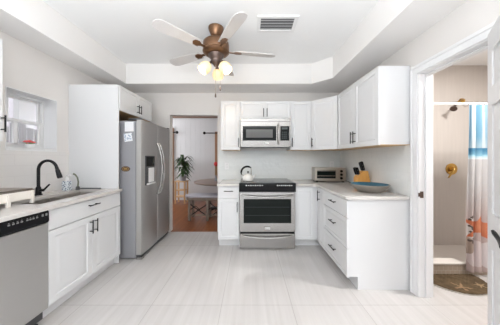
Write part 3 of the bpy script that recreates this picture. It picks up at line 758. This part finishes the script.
for k, ang in enumerate((90, 210, 330)):
    a = math.radians(ang); ca, sa = math.cos(a), math.sin(a)
    # arm and shade: axis tilted outward
    tilt = math.radians(42)
    ax = Vector((ca * math.sin(tilt), sa * math.sin(tilt), -math.cos(tilt)))
    start = Vector((FXc + .035 * ca, FYc + .035 * sa, 2.325)); neck = Vector((FXc + .065 * ca, FYc + .065 * sa, 2.295))
    arm = obj('lamp_arm', MB().tube([start, (start + neck) / 2 + Vector((0, 0, .006)), neck, neck + ax * .03], [.010, .011, .013, .024], 12), M['bronzedk'], fan)
    q = Vector((0, 0, 1)).rotation_difference(ax).to_matrix()
    sh = [(.024, .018), (.032, .024), (.050, .045), (.060, .07), (.063, .095), (.060, .118), (.053, .135), (.050, .135), (.057, .117), (.059, .095), (.056, .07), (.046, .047), (.028, .027), (.02, .020)]
    so = obj('lamp_shade', MB().lathe(sh, neck, 32, q, loop=True), M['shade'], fan)
    so['label'] = 'cream glass bell shade glowing warm'
    obj('bulb', MB().lathe([(0, .03), (.012, .032), (.015, .05), (.026, .075), (.028, .09), (.02, .11), (0, .118)], neck, 20, q), M['bulb'], so)
    ld = bpy.data.lights.new('fan_lamp', 'POINT'); ld.energy = 1.1; ld.color = (1.0, .80, .52); ld.shadow_soft_size = .03
    lo = bpy.data.objects.new('fan_lamp', ld); C.objects.link(lo); lo.parent = fan
    lo.location = neck + ax * .145 - Vector((FXc, FYc, ZC))
for dx, dy, zl in ((.022, -.02, 2.04), (-.002, -.03, 1.965)):
    if dx > .01: px_, top = FXc + .048, 2.31
    else: px_, top = FXc + .0, 2.27
    ch = obj('pull_chain', MB().tube([(px_, FYc + dy, top), (px_, FYc + dy, zl)], .0018, 6), M['chain'], fan)
    obj('chain_pull', MB().lathe([(0, zl + .004), (.004, zl + .002), (.008, zl - .012), (.009, zl - .035), (.005, zl - .042), (0, zl - .042)], (px_, FYc + dy, 0), 14), M['bronzedk'], ch)

# ------------------------------------------------------------------ ceiling vent
vt = thing('air_vent', 'white louvred air vent set flat in the tray ceiling', 'vent', (.28, 2.16, ZC))
vx0, vx1, vy0, vy1 = .075, .490, 2.035, 2.295
obj('shade_sheet', MB().box(vx0 + .03, vx1 - .03, vy0 + .03, vy1 - .03, ZC - .004, ZC - .0005), M['ventdk'], vt, smooth=False)  # thin dark sheet imitating the shaded duct opening
f = MB(); zt, zb = ZC - .0005, ZC - .014
f.box(vx0, vx1, vy0, vy0 + .036, zb, zt, .003); f.box(vx0, vx1, vy1 - .036, vy1, zb, zt, .003); f.box(vx0, vx0 + .036, vy0 + .036, vy1 - .036, zb, zt, .003); f.box(vx1 - .036, vx1, vy0 + .036, vy1 - .036, zb, zt, .003)
obj('frame', f, M['vent'], vt)
lv = MB()
for k in range(4):
    yy = vy0 + .062 + k * .045
    F = lambda u, v, d: (u, yy + v * .8 - d * .6, ZC - .0125 + v * .42 + d * .8)
    lv.fbox(F, vx0 + .036, vx1 - .036, -.015, .015, -.0008, .0008)
obj('louvres', lv, M['vent'], vt)

# ------------------------------------------------------------------ faucet and things round the sink
fz = cz1
fa = thing('faucet', 'matte black gooseneck pull-down faucet standing behind the sink', 'faucet', (-2.095, 2.03, fz))
bx, by = -2.095, 2.03
obj('base', MB().lathe([(0, fz), (.03, fz), (.03, fz + .008), (.024, fz + .014), (.021, fz + .07), (.016, fz + .085), (0, fz + .085)], (bx, by, 0), 24), M['black'], fa)
p = [(bx, by, fz + .08), (bx, by, fz + .25)]
R = .092; 
for k in range(1, 15):
    a = math.pi * k / 14 * .93; p.append((bx + R - R * math.cos(a), by, fz + .25 + R * math.sin(a)))
obj('neck', MB().tube(p, .0135, 14), M['black'], fa)
e = Vector(p[-1]); dr_ = (Vector(p[-1]) - Vector(p[-2])).normalized()
obj('spray_head', MB().tube([e - dr_ * .005, e + dr_ * .02, e + dr_ * .022, e + dr_ * .09, e + dr_ * .105], [.0145, .0155, .018, .022, .020], 18), M['black'], fa)
obj('lever', MB().tube([(bx + .018, by, fz + .05), (bx + .05, by - .002, fz + .05), (bx + .062, by - .003, fz + .058), (bx + .115, by - .006, fz + .108)], [.014, .014, .009, .0075], 12), M['black'], fa)

sp = thing('soap_dispenser', 'white and blue patterned square soap dispenser behind the sink', 'soap dispenser', (-2.085, 2.335, fz))
sx_, sy_ = -2.085, 2.335
obj('bottle', MB().box(sx_ - .038, sx_ + .038, sy_ - .03, sy_ + .03, fz, fz + .108, .012, 3), M['soap'], sp)
pm = MB(); pm.lathe([(0, fz + .106), (.018, fz + .106), (.018, fz + .14), (.008, fz + .143), (.006, fz + .165), (0, fz + .165)], (sx_, sy_, 0), 18); pm.tube([(sx_ - .008, sy_, fz + .17), (sx_ + .04, sy_, fz + .172), (sx_ + .05, sy_, fz + .164)], [.010, .007, .006], 10)
obj('pump', pm, M['white'], sp)
db_ = thing('dish_brush', 'grey-green curved dish brush leaning beside the soap dispenser', 'brush', (-1.99, 2.375, fz))
q0 = Vector((-1.995, 2.375, fz))
obj('handle', MB().tube([q0 + Vector((0, 0, .035)), q0 + Vector((.006, 0, .09)), q0 + Vector((-.004, 0, .14)), q0 + Vector((-.03, 0, .175)), q0 + Vector((-.05, 0, .185))], [.009, .008, .008, .009, .010], 10), M['brushgrn'], db_)
obj('bristles', MB().lathe([(0, 0), (.021, 0), (.019, .03), (.012, .04), (0, .04)], q0, 18), M['darkgrey'], db_)
tag(obj('drying_mat', MB().box(-2.02, -1.785, 2.428, 2.462, fz, fz + .012, .005, 3), M['darkgrey'], loc=(-1.9, 2.44, fz)), 'slim dark grey tray lying on worktop against the tall white panel', 'tray')

# cream dish rack on legs beside the sink
rk = thing('dish_rack', 'cream plastic dish rack on short legs at the picture edge by faucet', 'dish rack', (-1.9, 1.40, fz))
rx0_, rx1_, ry0_, ry1_ = -2.06, -1.785, 1.12, 1.70
b = MB(); zt0, zt1 = fz + .035, fz + .105
b.box(rx0_, rx1_, ry0_, ry1_, zt0, zt0 + .006, .002)
b.box(rx1_ - .006, rx1_, ry0_, ry1_, zt0, zt1, .002); b.box(rx0_, rx0_ + .006, ry0_, ry1_, zt0, zt1, .002)
b.box(rx0_, rx1_, ry0_, ry0_ + .006, zt0, zt1, .002); b.box(rx0_, rx1_, ry1_ - .006, ry1_, zt0, zt1, .002)
obj('tray', b, M['cream'], rk)
for x in (rx0_ + .012, rx1_ - .004):
    for y in (ry0_ + .03, 1.515, ry1_ - .018): obj('leg', MB().box(x - .011, x + .011, y - .011, y + .011, fz, zt0 + .055, .003), M['cream'], rk)
rm = MB(); zz = zt1 + .004
rm.tube([(rx1_ - .003, ry0_, zz), (rx1_ - .003, ry1_, zz), (rx0_ + .003, ry1_, zz), (rx0_ + .003, ry0_, zz)], .004, 8, closed=True)
obj('wire_rim', rm, M['chain'], rk)
# cutlery tumbler hung at the front of the rack
wg = MB()
for k in range(9):
    y = 1.16 + k * .035; wg.tube([(rx1_ + .012, y, zt0 + .02), (rx1_ + .012, y, zt1 - .01)], .002, 6)
for z_ in (zt0 + .02, zt0 + .04, zt1 - .01): wg.tube([(rx1_ + .012, 1.15, z_), (rx1_ + .012, 1.45, z_)], .002, 6)
wg.tube([(rx1_ - .004, 1.2, zt1), (rx1_ + .012, 1.2, zt1 - .01)], .002, 6); wg.tube([(rx1_ - .004, 1.4, zt1), (rx1_ + .012, 1.4, zt1 - .01)], .002, 6)
obj('wire_basket', wg, M['steelh'], rk)
bd = MB().box(-2.05, -1.80, 1.25, 1.70, zt1 + .0085, zt1 + .0165, .003)
tag(obj('baking_tray', bd, M['chain'], loc=(-1.92, 1.5, zt1 + .008)), 'thin brown-grey tray lying flat across the cream dish rack', 'tray')

# potted flower on the window sill
pf = thing('flower_pot', 'little white pot with coral red flower on the window sill', 'plant', (XL - .06, 2.085, WZ0 + .006))
px0, py0, pz0 = XL - .055, 2.085, WZ0 + .006
obj('pot', MB().lathe([(0, 0), (.022, 0), (.036, .018), (.04, .042), (.037, .042), (.032, .02), (0, .006)], (px0, py0, pz0), 24), M['white'], pf)
lf = MB()
for k in range(9):
    a = k * 2.4; r1 = .045; lf.tube([(px0, py0, pz0 + .02), (px0 + .02 * math.cos(a), py0 + .02 * math.sin(a), pz0 + .05), (px0 + r1 * math.cos(a), py0 + r1 * math.sin(a), pz0 + .052)], [.003, .006, .001], 6)
obj('leaves', lf, M['green'], pf)
fl = MB()
for i, (dx, dy, dz) in enumerate(((0, 0, .066), (.01, .028, .062), (0, -.03, .068), (.012, -.045, .064), (-.01, .012, .074))):
    for k in range(6):
        a = k * math.pi / 3 + i; c_ = Vector((px0 + dx, py0 + dy, pz0 + dz))
        fl.tube([c_ + Vector((0, 0, -.004)), c_ + Vector((.01 * math.cos(a), .01 * math.sin(a), .004)), c_ + Vector((.02 * math.cos(a), .02 * math.sin(a), 0))], [.004, .008, .002], 6)
    fl.tube([(px0, py0, pz0 + .03), (px0 + dx, py0 + dy, pz0 + dz)], .0022, 6)
obj('flower', fl, M['pinkred'], pf)

# ------------------------------------------------------------------ things on the other worktops
kt = thing('kettle', 'white enamel kettle with black arched handle on the cooktop', 'kettle', (-.03, 3.14, .923))
kx, ky, kz = -.03, 3.14, .9225
obj('body', MB().lathe([(0, 0), (.070, 0), (.082, .006), (.084, .03), (.080, .06), (.066, .085), (.045, .097), (0, .097)], (kx, ky, kz), 36), M['kettle'], kt)
obj('lid', MB().lathe([(0, .096), (.044, .096), (.042, .103), (.02, .110), (0, .111)], (kx, ky, kz), 28), M['kettle'], kt)
obj('lid_knob', MB().lathe([(0, .110), (.007, .110), (.008, .122), (.015, .13), (.014, .142), (0, .147)], (kx, ky, kz), 18), M['blackplastic'], kt)
obj('spout', MB().tube([(kx + .068, ky, kz + .045), (kx + .095, ky, kz + .068), (kx + .115, ky, kz + .10)], [.024, .018, .013], 14), M['kettle'], kt)
hp = []
for k in range(15):
    a = math.radians(200 - 150 * k / 14); hp.append((kx - .012 + .092 * math.cos(a), ky, kz + .125 + .092 * math.sin(a)))
obj('handle', MB().tube(hp, [.009] * 2 + [.015] * 11 + [.009] * 2, 10), M['blackplastic'], kt)
obj('handle_bracket', MB().tube([(kx - .068, ky, kz + .08), hp[0]], .006, 8), M['chain'], kt)
obj('handle_bracket', MB().tube([(kx + .05, ky, kz + .094), hp[-1]], .005, 8), M['chain'], kt)

to = thing('toaster_oven', 'stainless toaster oven in the corner of the L-shaped worktop', 'toaster oven', (1.22, 3.23, cz1))
ta = math.radians(-6); Ut = Vector((math.cos(ta), math.sin(ta), 0)); Nt = Vector((math.sin(ta), -math.cos(ta), 0))
tw, thh = .455, .205
Ft = face(Vector((.988, 3.125, cz1 + .015)), Ut, Nt)
obj('body', MB().fbox(Ft, 0, tw, 0, thh, -.25, 0, .008), M['toaster'], to)
for a in (.02, tw - .05):
    for b in (-.05, -.23): obj('foot', MB().fbox(Ft, a, a + .03, -.015, 0, b, b + .03), M['blackplastic'], to)
do_ = MB(); 
do_.fbox(Ft, .012, .325, .155, .185, 0, .014, .002); do_.fbox(Ft, .012, .325, .018, .045, 0, .014, .002); do_.fbox(Ft, .012, .03, .045, .155, 0, .014, .002); do_.fbox(Ft, .305, .325, .045, .155, 0, .014, .002)
dt = obj('door', do_, M['toaster'], to)
obj('window', MB().fbox(Ft, .029, .306, .044, .156, .001, .008), M['ovenwin'], dt)
obj('handle', MB().tube([Ft(.04, .168, .014), Ft(.04, .168, .034), Ft(.297, .168, .034), Ft(.297, .168, .014)], .006, 8), M['steelh'], dt)
obj('rack_wires', MB().fbox(Ft, .035, .30, .085, .089, .008, .0088).fbox(Ft, .035, .30, .075, .077, .008, .0088), M['chain'], dt)
obj('control_panel', MB().fbox(Ft, .335, tw - .015, .018, .187, 0, .003, .001), M['toaster'], to)
for zz in (.155, .103, .05): obj('knob', MB().tube([Ft(.388, zz, .002), Ft(.388, zz, .018)], [.021, .018], 18), M['blackplastic'], to)
tag(obj('power_cord', MB().tube([(1.482, 3.28, cz1 + .03), (1.505, 3.10, cz1 + .0045), (1.48, 2.98, cz1 + .0045), (1.44, 2.90, cz1 + .0045), (1.50, 2.84, cz1 + .0045)], .0042, 8), M['blackplastic']), 'black power cord lying on worktop beside the toaster oven', 'cord')

# knife block and its knives
kb = thing('knife_block', 'angled bamboo knife block between toaster oven and blue bowl', 'knife block', (1.437, 2.625, cz1))
kx, ky, kz = 1.437, 2.575, cz1
pr = [(-.085, 0), (.088, 0), (.050, .205), (-.018, .20), (-.085, .118)]
G = lambda a, b, c: (kx + a, c, kz + b)
obj('body', MB().prism(pr, G, ky, ky + .105, .004), M['bamboo'], kb)
def knife(cx, cy, cz, L, label):
    U_ = Vector((-.30, 0, .954)); P_ = Vector((.954, 0, .30)); c0 = Vector((cx, cy, cz))
    F = lambda u, v, d: c0 + P_ * u + U_ * v + Vector((0, d, 0))
    t = thing('kitchen_knife', label, 'knife', c0, 'knives in the bamboo block')
    obj('handle', MB().prism([(-.017, .012), (.017, .012), (.019, L * .5), (.021, L - .012), (.012, L), (-.017, L), (-.019, L * .6)], F, -.011, .011, .003), M['blackplastic'], t)
    obj('bolster', MB().fbox(F, -.014, .014, .001, .012, -.008, .008, .001), M['steelh'], t)
    rv = MB()
    for q in (.3, .6): rv.tube([F(0, L * q, -.0125), F(0, L * q, .0125)], .003, 8)
    obj('rivets', rv, M['steelh'], t)
knife(kx + .010, ky + .03, kz + .2035, .125, 'black knife handle at top of bamboo block, nearer the blue bowl')
knife(kx + .020, ky + .078, kz + .2045, .115, 'black knife handle at top of bamboo block, nearer the toaster oven')
knife(kx - .057, ky + .03, kz + .152, .10, 'black knife handle in the sloping lower face, nearer the blue bowl')
knife(kx - .057, ky + .078, kz + .152, .10, 'black knife handle in the sloping lower face, nearer the toaster oven')

bw = thing('serving_bowl', 'wide grey stoneware bowl glazed blue inside, on the worktop corner', 'bowl', (1.30, 2.235, cz1))
bx_, by_ = 1.30, 2.235
K = .91
def sc_r(p): return [(r_ * K, z_) for r_, z_ in p]
obj('outer_shell', MB().lathe(sc_r([(0, .0), (.11, .0), (.118, .005), (.168, .035), (.200, .066), (.212, .082), (.210, .086), (.205, .085), (.19, .068), (.155, .036), (.11, .012), (0, .010)]), (bx_, by_, cz1), 48), M['stone'], bw)
obj('glaze', MB().lathe(sc_r([(0, .0125), (.108, .0142), (.152, .038), (.186, .070), (.2025, .0862), (.2055, .0872), (.208, .0868), (.2065, .0862), (.2045, .0855), (.1885, .0688), (.154, .0368), (.109, .0128), (0, .0112)]), (bx_, by_, cz1), 48), M['blue'], bw)['label'] = 'blue glazed inside'

def outlet(name, x, z, label):
    t = thing(name, label, 'outlet', (x, YB - .008, z))
    obj('cover_plate', MB().box(x - .036, x + .036, YB - .0135, YB - .0082, z - .058, z + .058, .002), M['white'], t)
    for dz in (-.024, .024): obj('socket', MB().box(x - .017, x + .017, YB - .0155, YB - .013, z + dz - .014, z + dz + .014, .002), M['trim'], t)
outlet('wall_outlet', -.395, 1.135, 'white wall outlet on tiles between dining doorway and kettle')
outlet('wall_outlet', 1.40, 1.155, 'white wall outlet on tiles above the toaster oven')

# ------------------------------------------------------------------ bathroom things
rodz = 1.86
rod = thing('shower_rod', 'slim white shower curtain rod across the shower', 'curtain rod', (2.5, 2.235, rodz))
obj('rod', MB().tube([(XR + .13, 2.235, rodz), (XBR - .01, 2.235, rodz)], .0125, 12), M['white'], rod)
for x0, x1 in ((XR + .121, XR + .135), (XBR - .015, XBR - .001)): obj('end_flange', MB().tube([(x0, 2.235, rodz), (x1, 2.235, rodz)], .03, 18), M['white'], rod)

def colgrid(name, fn, cfn, nu, nv, m, thick=0.0, parent=None):
    bm = bmesh.new(); lay = bm.verts.layers.float_color.new('print')
    V = [[None] * (nv + 1) for _ in range(nu + 1)]
    off = Vector(WL[parent.name]) if parent else Vector((0, 0, 0))
    for i in range(nu + 1):
        for j in range(nv + 1):
            v = bm.verts.new(Vector(fn(i / nu, j / nv)) - off); v[lay] = (*cfn(i / nu, j / nv), 1); V[i][j] = v
    for i in range(nu):
        for j in range(nv): f = bm.faces.new((V[i][j], V[i + 1][j], V[i + 1][j + 1], V[i][j + 1])); f.smooth = True
    me = bpy.data.meshes.new(name); bm.to_mesh(me); bm.free(); me.materials.append(m)
    o = bpy.data.objects.new(name, me); C.objects.link(o)
    if parent: o.parent = parent
    WL[o.name] = off
    if thick:
        md = o.modifiers.new('thickness', 'SOLIDIFY'); md.thickness = thick
    return o
def lerp(a, b, t): t = max(0, min(1, t)); return tuple(x + (y - x) * t for x, y in zip(a, b))
def star(dx, dz, r, rot=0.0, inner=.36):
    a = math.atan2(dz, dx) + rot; rr = math.hypot(dx, dz); k = (a / (2 * math.pi / 5)) % 1; k = abs(k - .5) * 2   # 1 on an arm
    return rr < r * (inner + (1 - inner) * max(0, k) ** 2.2)
rnd = random.Random(3); streaks = [(rnd.random(), rnd.uniform(.01, .03), rnd.random()) for _ in range(26)]
CX0, CX1 = 2.335, 2.80; cz_t, cz_b = 1.838, .055
dots = [(2.36 + rnd.random() * .045, .37 + rnd.random() * .28) for _ in range(26)]
def cpos(u, v):
    # gathered cloth: folds deepen downwards
    x = CX0 + (CX1 - CX0) * u - (1 - v) * .02 * math.cos(u * 4)
    return (x + .008 * math.sin(u * 52), 2.19 + (.014 + .010 * (1 - v)) * math.sin(u * 44 + .6 * math.sin(v * 5)), cz_b + (cz_t - cz_b) * v)
def ccol(u, v):
    x, _, z = cpos(u, v); x = CX0 + (CX1 - CX0) * u
    if z > 1.375:
        c = (.42, .47, .495)
        for s0, w_, g in streaks:
            if abs((u - s0) + .03 * (z - 1.5) * (g - .5)) < w_: c = lerp(c, (.10, .24, .34), .5 + .4 * g)
        c = lerp(c, (.46, .49, .50), (1.50 - z) * 3.5)
    elif z > 1.255:
        t = (z - 1.255) / .12; wv = .08 * math.sin(u * 23); c = lerp((.25, .45, .55), (.045, .165, .27), (t + wv) * 1.2) if t > .35 + wv else lerp((.62, .64, .65), (.22, .43, .53), t * 2.6)
    else:
        c = lerp((.44, .43, .43), (.40, .315, .295), (1.0 - z) * 2.2)
        if abs(math.sin(z * 40 + 3 * math.sin(u * 12))) < .12 and z > .8: c = lerp(c, (.42, .42, .45), .6)
    # the shells
    for (sx, sz, rx, rz, col) in ((2.385, .50, .045, .16, (.50, .47, .45)), (2.42, .25, .085, .14, (.52, .45, .45)), (2.535, .24, .065, .15, (.56, .51, .51)), (2.345, .33, .05, .09, (.30, .23, .19))):
        if ((x - sx) / rx) ** 2 + ((z - sz) / rz) ** 2 < 1: c = col
    for qx, qz in dots:
        if (x - qx) ** 2 + (z - qz) ** 2 < .00012: c = (.08, .055, .045)
    if star(x - 2.455, z - .54, .165, -math.pi / 2 + .12): c = lerp((.42, .105, .04), (.50, .19, .10), 1 - math.hypot(x - 2.455, z - .54) / .15)
    return c
sc2 = thing('shower_curtain', 'beach-print shower curtain with orange starfish hanging from the rod', 'shower curtain', (2.55, 2.19, .05))
colgrid('fabric', cpos, ccol, 220, 330, M['curtain'], .0015, sc2)
for k in range(8):
    x = CX0 + .012 + k * .058
    obj('curtain_ring', MB().tube([(x, 2.227 + .024 * math.cos(a * math.pi / 8), rodz - .006 + .027 * math.sin(a * math.pi / 8)) for a in range(16)], .002, 6, closed=True), M['chain'], sc2)

# round bath rug, flat against the curb
RX, RY, RR = 2.10, 2.165, .285
def rpos(u, v):
    a = u * 2 * math.pi; r = RR * v; x, y = RX + r * 1.06 * math.cos(a), RY + r * math.sin(a)
    return (x, min(y, 2.212), .016 + .004 * math.sin(x * 160) * math.sin(y * 170) * (1 - v * .2))
rn = random.Random(5); sp_ = [(rn.uniform(-1, 1), rn.uniform(-1, 1), rn.uniform(.01, .03)) for _ in range(70)]
def rcol(u, v):
    x, y, _ = rpos(u, v); c = (.058, .036, .016)
    n = math.sin(x * 37 + 2 * math.sin(y * 29)) * math.sin(y * 41 + 2 * math.sin(x * 23)); c = lerp(c, (.105, .07, .034), .5 + .5 * n)
    for a, b, r in sp_:
        if (x - RX - a * RR) ** 2 + ((y - RY - b * RR) * 1.6) ** 2 < r * r: c = lerp(c, (.065, .04, .02), .7)
    if star(x - 2.06, (y - 1.995), .085, .4, .2): c = (.26, .165, .09)
    if star(x - 2.27, (y - 2.02), .06, 1.0, .25): c = (.26, .18, .10)
    if v > .985: c = (.30, .26, .21)
    return c
rug = thing('bath_rug', 'brown round bath rug with starfish print before the shower', 'rug', (RX, RY, 0))
colgrid('pile', rpos, rcol, 120, 60, M['rug'], 0, rug)
b = MB(); pts = [(RX + RR * 1.06 * math.cos(k * math.pi / 32), min(RY + RR * math.sin(k * math.pi / 32), 2.212)) for k in range(64)]
b.prism(pts, FX, .001, .011); obj('backing', b, M['rugedge'], rug)

sh = thing('showerhead', 'brass shower head on angled arm, high on the shower wall', 'shower head', (2.98, 2.88, 2.07))
p0, p1 = Vector((2.985, 2.878, 2.075)), Vector((2.74, 2.74, 1.965))
obj('flange', MB().tube([p0, p0 - Vector((0, .012, 0))], [.034, .026], 18), M['brass'], sh)
obj('arm', MB().tube([p0, p0 + Vector((-.02, -.03, .012)), p0 + Vector((-.10, -.07, 0)), p1], .011, 12), M['brass'], sh)
dd = Vector((-.55, -.25, -.62)).normalized()
obj('head', MB().tube([p1 - dd * .01, p1 + dd * .02, p1 + dd * .05, p1 + dd * .062], [.014, .018, .038, .039], 22), M['bronzedk'], sh)
sv = thing('shower_valve', 'round brass shower valve with lever on the shower wall', 'shower valve', (2.825, 2.88, 1.115))
v0 = Vector((2.825, 2.879, 1.115))
obj('plate', MB().tube([v0, v0 - Vector((0, .010, 0)), v0 - Vector((0, .014, 0))], [.080, .080, .070], 32), M['brass'], sv)
obj('hub', MB().tube([v0 - Vector((0, .012, 0)), v0 - Vector((0, .06, 0))], [.035, .028], 20), M['brass'], sv)
obj('lever', MB().tube([v0 - Vector((0, .05, 0)), v0 + Vector((-.05, -.058, -.06)), v0 + Vector((-.095, -.06, -.115))], [.016, .012, .010], 12), M['brass'], sv)
ld = bpy.data.lights.new('bath_fill', 'AREA'); ld.shape = 'DISK'; ld.size = .3; ld.energy = 29; ld.color = (1, .97, .94)  # unseen lamp added to brighten the bathroom, no fixture modelled
lo = bpy.data.objects.new('bath_fill', ld); C.objects.link(lo); lo.location = (2.5, 1.5, 2.55)

# ------------------------------------------------------------------ dining room things
ps = thing('plant_stand', 'pale pine slatted stool carrying the palm in the dining room', 'plant stand', (-1.95, 5.8, 0))
X0, X1, Y0, Y1 = -2.10, -1.775, 5.64, 5.97
obj('top', MB().box(X0, X1, Y0, Y1, .60, .625, .004), M['pine'], ps)
for x in (X0 + .015, X1 - .055):
    for y in (Y0 + .015, Y1 - .055): obj('leg', MB().box(x, x + .04, y, y + .04, 0, .60, .003), M['pine'], ps)
for zz in (.18, .36): obj('shelf', MB().box(X0 + .02, X1 - .02, Y0 + .02, Y1 - .02, zz, zz + .018, .003), M['pine'], ps)
pp = thing('potted_palm', 'leafy green potted palm standing on the pine stool', 'plant', (-1.85, 5.8, .625))
cx, cy, cz = -1.90, 5.8, .626
obj('pot', MB().lathe([(0, 0), (.075, 0), (.10, .13), (.105, .15), (.095, .15), (.09, .13), (0, .125)], (cx, cy, cz), 24), M['pot'], pp)
obj('stem', MB().tube([(cx, cy, cz + .12), (cx + .01, cy, cz + .40), (cx + .03, cy, cz + .58)], [.018, .015, .012], 10), M['bark'], pp)
lf = MB(); rp = random.Random(11)
for k in range(70):
    a = rp.uniform(0, 2 * math.pi); z0 = rp.uniform(.14, .60); ln = rp.uniform(.18, .33); up = rp.uniform(-.05, .22)
    s0 = Vector((cx + .02, cy, cz + z0)); dv = Vector((math.cos(a), math.sin(a), 0)); sd = Vector((-math.sin(a), math.cos(a), 0))
    prev = None; n = 6; b = bmesh.new(); rows_ = []
    for i in range(n + 1):
        q = i / n; c_ = s0 + dv * ln * q + Vector((0, 0, up * math.sin(q * 2.2) * 1.1 - .16 * q * q)); wv = .036 * math.sin(math.pi * min(1, q * .9 + .1)) + .001
        rows_.append((b.verts.new(c_ + sd * wv + Vector((0, 0, .008))), b.verts.new(c_), b.verts.new(c_ - sd * wv + Vector((0, 0, .008)))))
    for A, B in zip(rows_, rows_[1:]):
        b.faces.new((A[0], A[1], B[1], B[0])); b.faces.new((A[1], A[2], B[2], B[1]))
    lf._add(b)
obj('leaves', lf, M['leaf'], pp)

tb_ = thing('dining_table', 'round grey-brown wooden dining table beyond the doorway', 'table', (-.64, 4.68, 0))
tx, ty = -.64, 4.68
obj('tabletop', MB().lathe([(0, .70), (.55, .70), (.60, .712), (.62, .725), (.62, .745), (.61, .75), (0, .75)], (tx, ty, 0), 56), M['tablewood'], tb_)
obj('pedestal', MB().lathe([(0, .08), (.10, .08), (.075, .16), (.055, .30), (.085, .45), (.06, .58), (.12, .68), (.2, .70), (0, .70)], (tx, ty, 0), 28), M['iron'], tb_)
for k in range(4):
    a = math.radians(90 * k); c_ = Vector((tx, ty, 0)); dv = Vector((math.cos(a), math.sin(a), 0))
    obj('foot', MB().tube([c_ + dv * .05 + Vector((0, 0, .14)), c_ + dv * .2 + Vector((0, 0, .12)), c_ + dv * .36 + Vector((0, 0, .025))], [.04, .032, .024], 10), M['iron'], tb_)

bn = thing('dining_bench', 'round-ended pale-topped bench drawn up to the dining table', 'bench', (-.85, 4.28, 0))
bx0, bx1, b0, b1 = -1.345, -.30, 4.10, 4.46
def stadium(x0, x1, y0, y1, inset=0):
    r = (y1 - y0) / 2 - inset; cy_ = (y0 + y1) / 2; pts = []
    for k in range(13): a = -math.pi / 2 + math.pi * k / 12; pts.append((x1 - (y1 - y0) / 2 + r * math.cos(a), cy_ + r * math.sin(a)))
    for k in range(13): a = math.pi / 2 + math.pi * k / 12; pts.append((x0 + (y1 - y0) / 2 + r * math.cos(a), cy_ + r * math.sin(a)))
    return pts
obj('seat', MB().prism(stadium(bx0, bx1, b0, b1), FX, .475, .505, .006), M['bench'], bn)
obj('apron', MB().prism(stadium(bx0, bx1, b0, b1, .02), FX, .415, .475, .003), M['benchwood'], bn)
for x in (bx0 + .07, -.86, -.37):
    for y in ((b0 + .05), (b1 - .05)):
        xx = x + (.05 if x < -1 else 0); obj('leg', MB().box(xx - .024, xx + .024, y - .024, y + .024, 0, .415, .004), M['benchwood'], bn)
xs = MB(); 
for xa, xb_ in ((bx0 + .145, -.885), (-.835, -.395)):
    y = b0 + .05; m_ = (xa + xb_) / 2; r = .085
    for s_ in (-1, 1):
        xs.tube([(m_ + s_ * .19, y, .365), (m_ + s_ * .14, y, .31), (m_, y, .215), (m_ - s_ * .14, y, .12), (m_ - s_ * .18, y, .10), (m_ - s_ * .2, y, .14)], .011, 8)
    xs.tube([(xa, y, .23), (xa + .10, y, .30), (xa + .17, y, .24), (xa + .12, y, .19)], .010, 8)
    xs.tube([(xa, y, .115), (xb_, y, .115)], .008, 8)
obj('iron_scrolls', xs, M['iron'], bn)['label'] = 'black crossed iron scrollwork'
obj('stretcher', MB().box(bx0 + .12, -.37, b0 + .04, b0 + .06, .10, .13, .002), M['benchwood'], bn)

vs_ = thing('bud_vase', 'slim glass vase with one red flower on the dining table', 'vase', (-.735, 4.75, .75))
vx, vy, vz = -.766, 4.60, .7505
obj('vase_body', MB().lathe([(0, 0), (.03, 0), (.034, .03), (.02, .08), (.016, .13), (.013, .13), (.017, .08), (.03, .03), (0, .006)], (vx, vy, vz), 20), M['pot'], vs_)
obj('stem', MB().tube([(vx, vy, vz + .02), (vx, vy, vz + .34)], .003, 6), M['green'], vs_)
obj('bloom', MB().lathe([(0, .33), (.02, .335), (.042, .36), (.045, .40), (.03, .43), (.012, .42), (0, .40)], (vx, vy, vz), 18), M['red'], vs_)

def rodthing(x0, x1, y, z, finial_at, label):
    t = thing('curtain_rod', label, 'curtain rod', ((x0 + x1) / 2, y, z))
    obj('rod', MB().tube([(x0, y, z), (x1, y, z)], .014, 10), M['iron'], t)
    obj('finial', MB().lathe([(0, -.045), (.03, -.03), (.043, 0), (.03, .03), (0, .045)], (finial_at, y, z), 16), M['iron'], t)
    obj('bracket', MB().tube([(finial_at + (.12 if x1 - finial_at > .3 else -.12), y, z), (finial_at + (.12 if x1 - finial_at > .3 else -.12), 6.149 if False else 6.2, z)], .009, 8), M['iron'], t)
rodthing(-3.4, -2.165, 6.08, 2.03, -2.165, 'black curtain rod ending beside the palm on the dining wall')
rodthing(-1.355, .3, 6.08, 2.01, -1.355, 'black curtain rod above the round dining table')
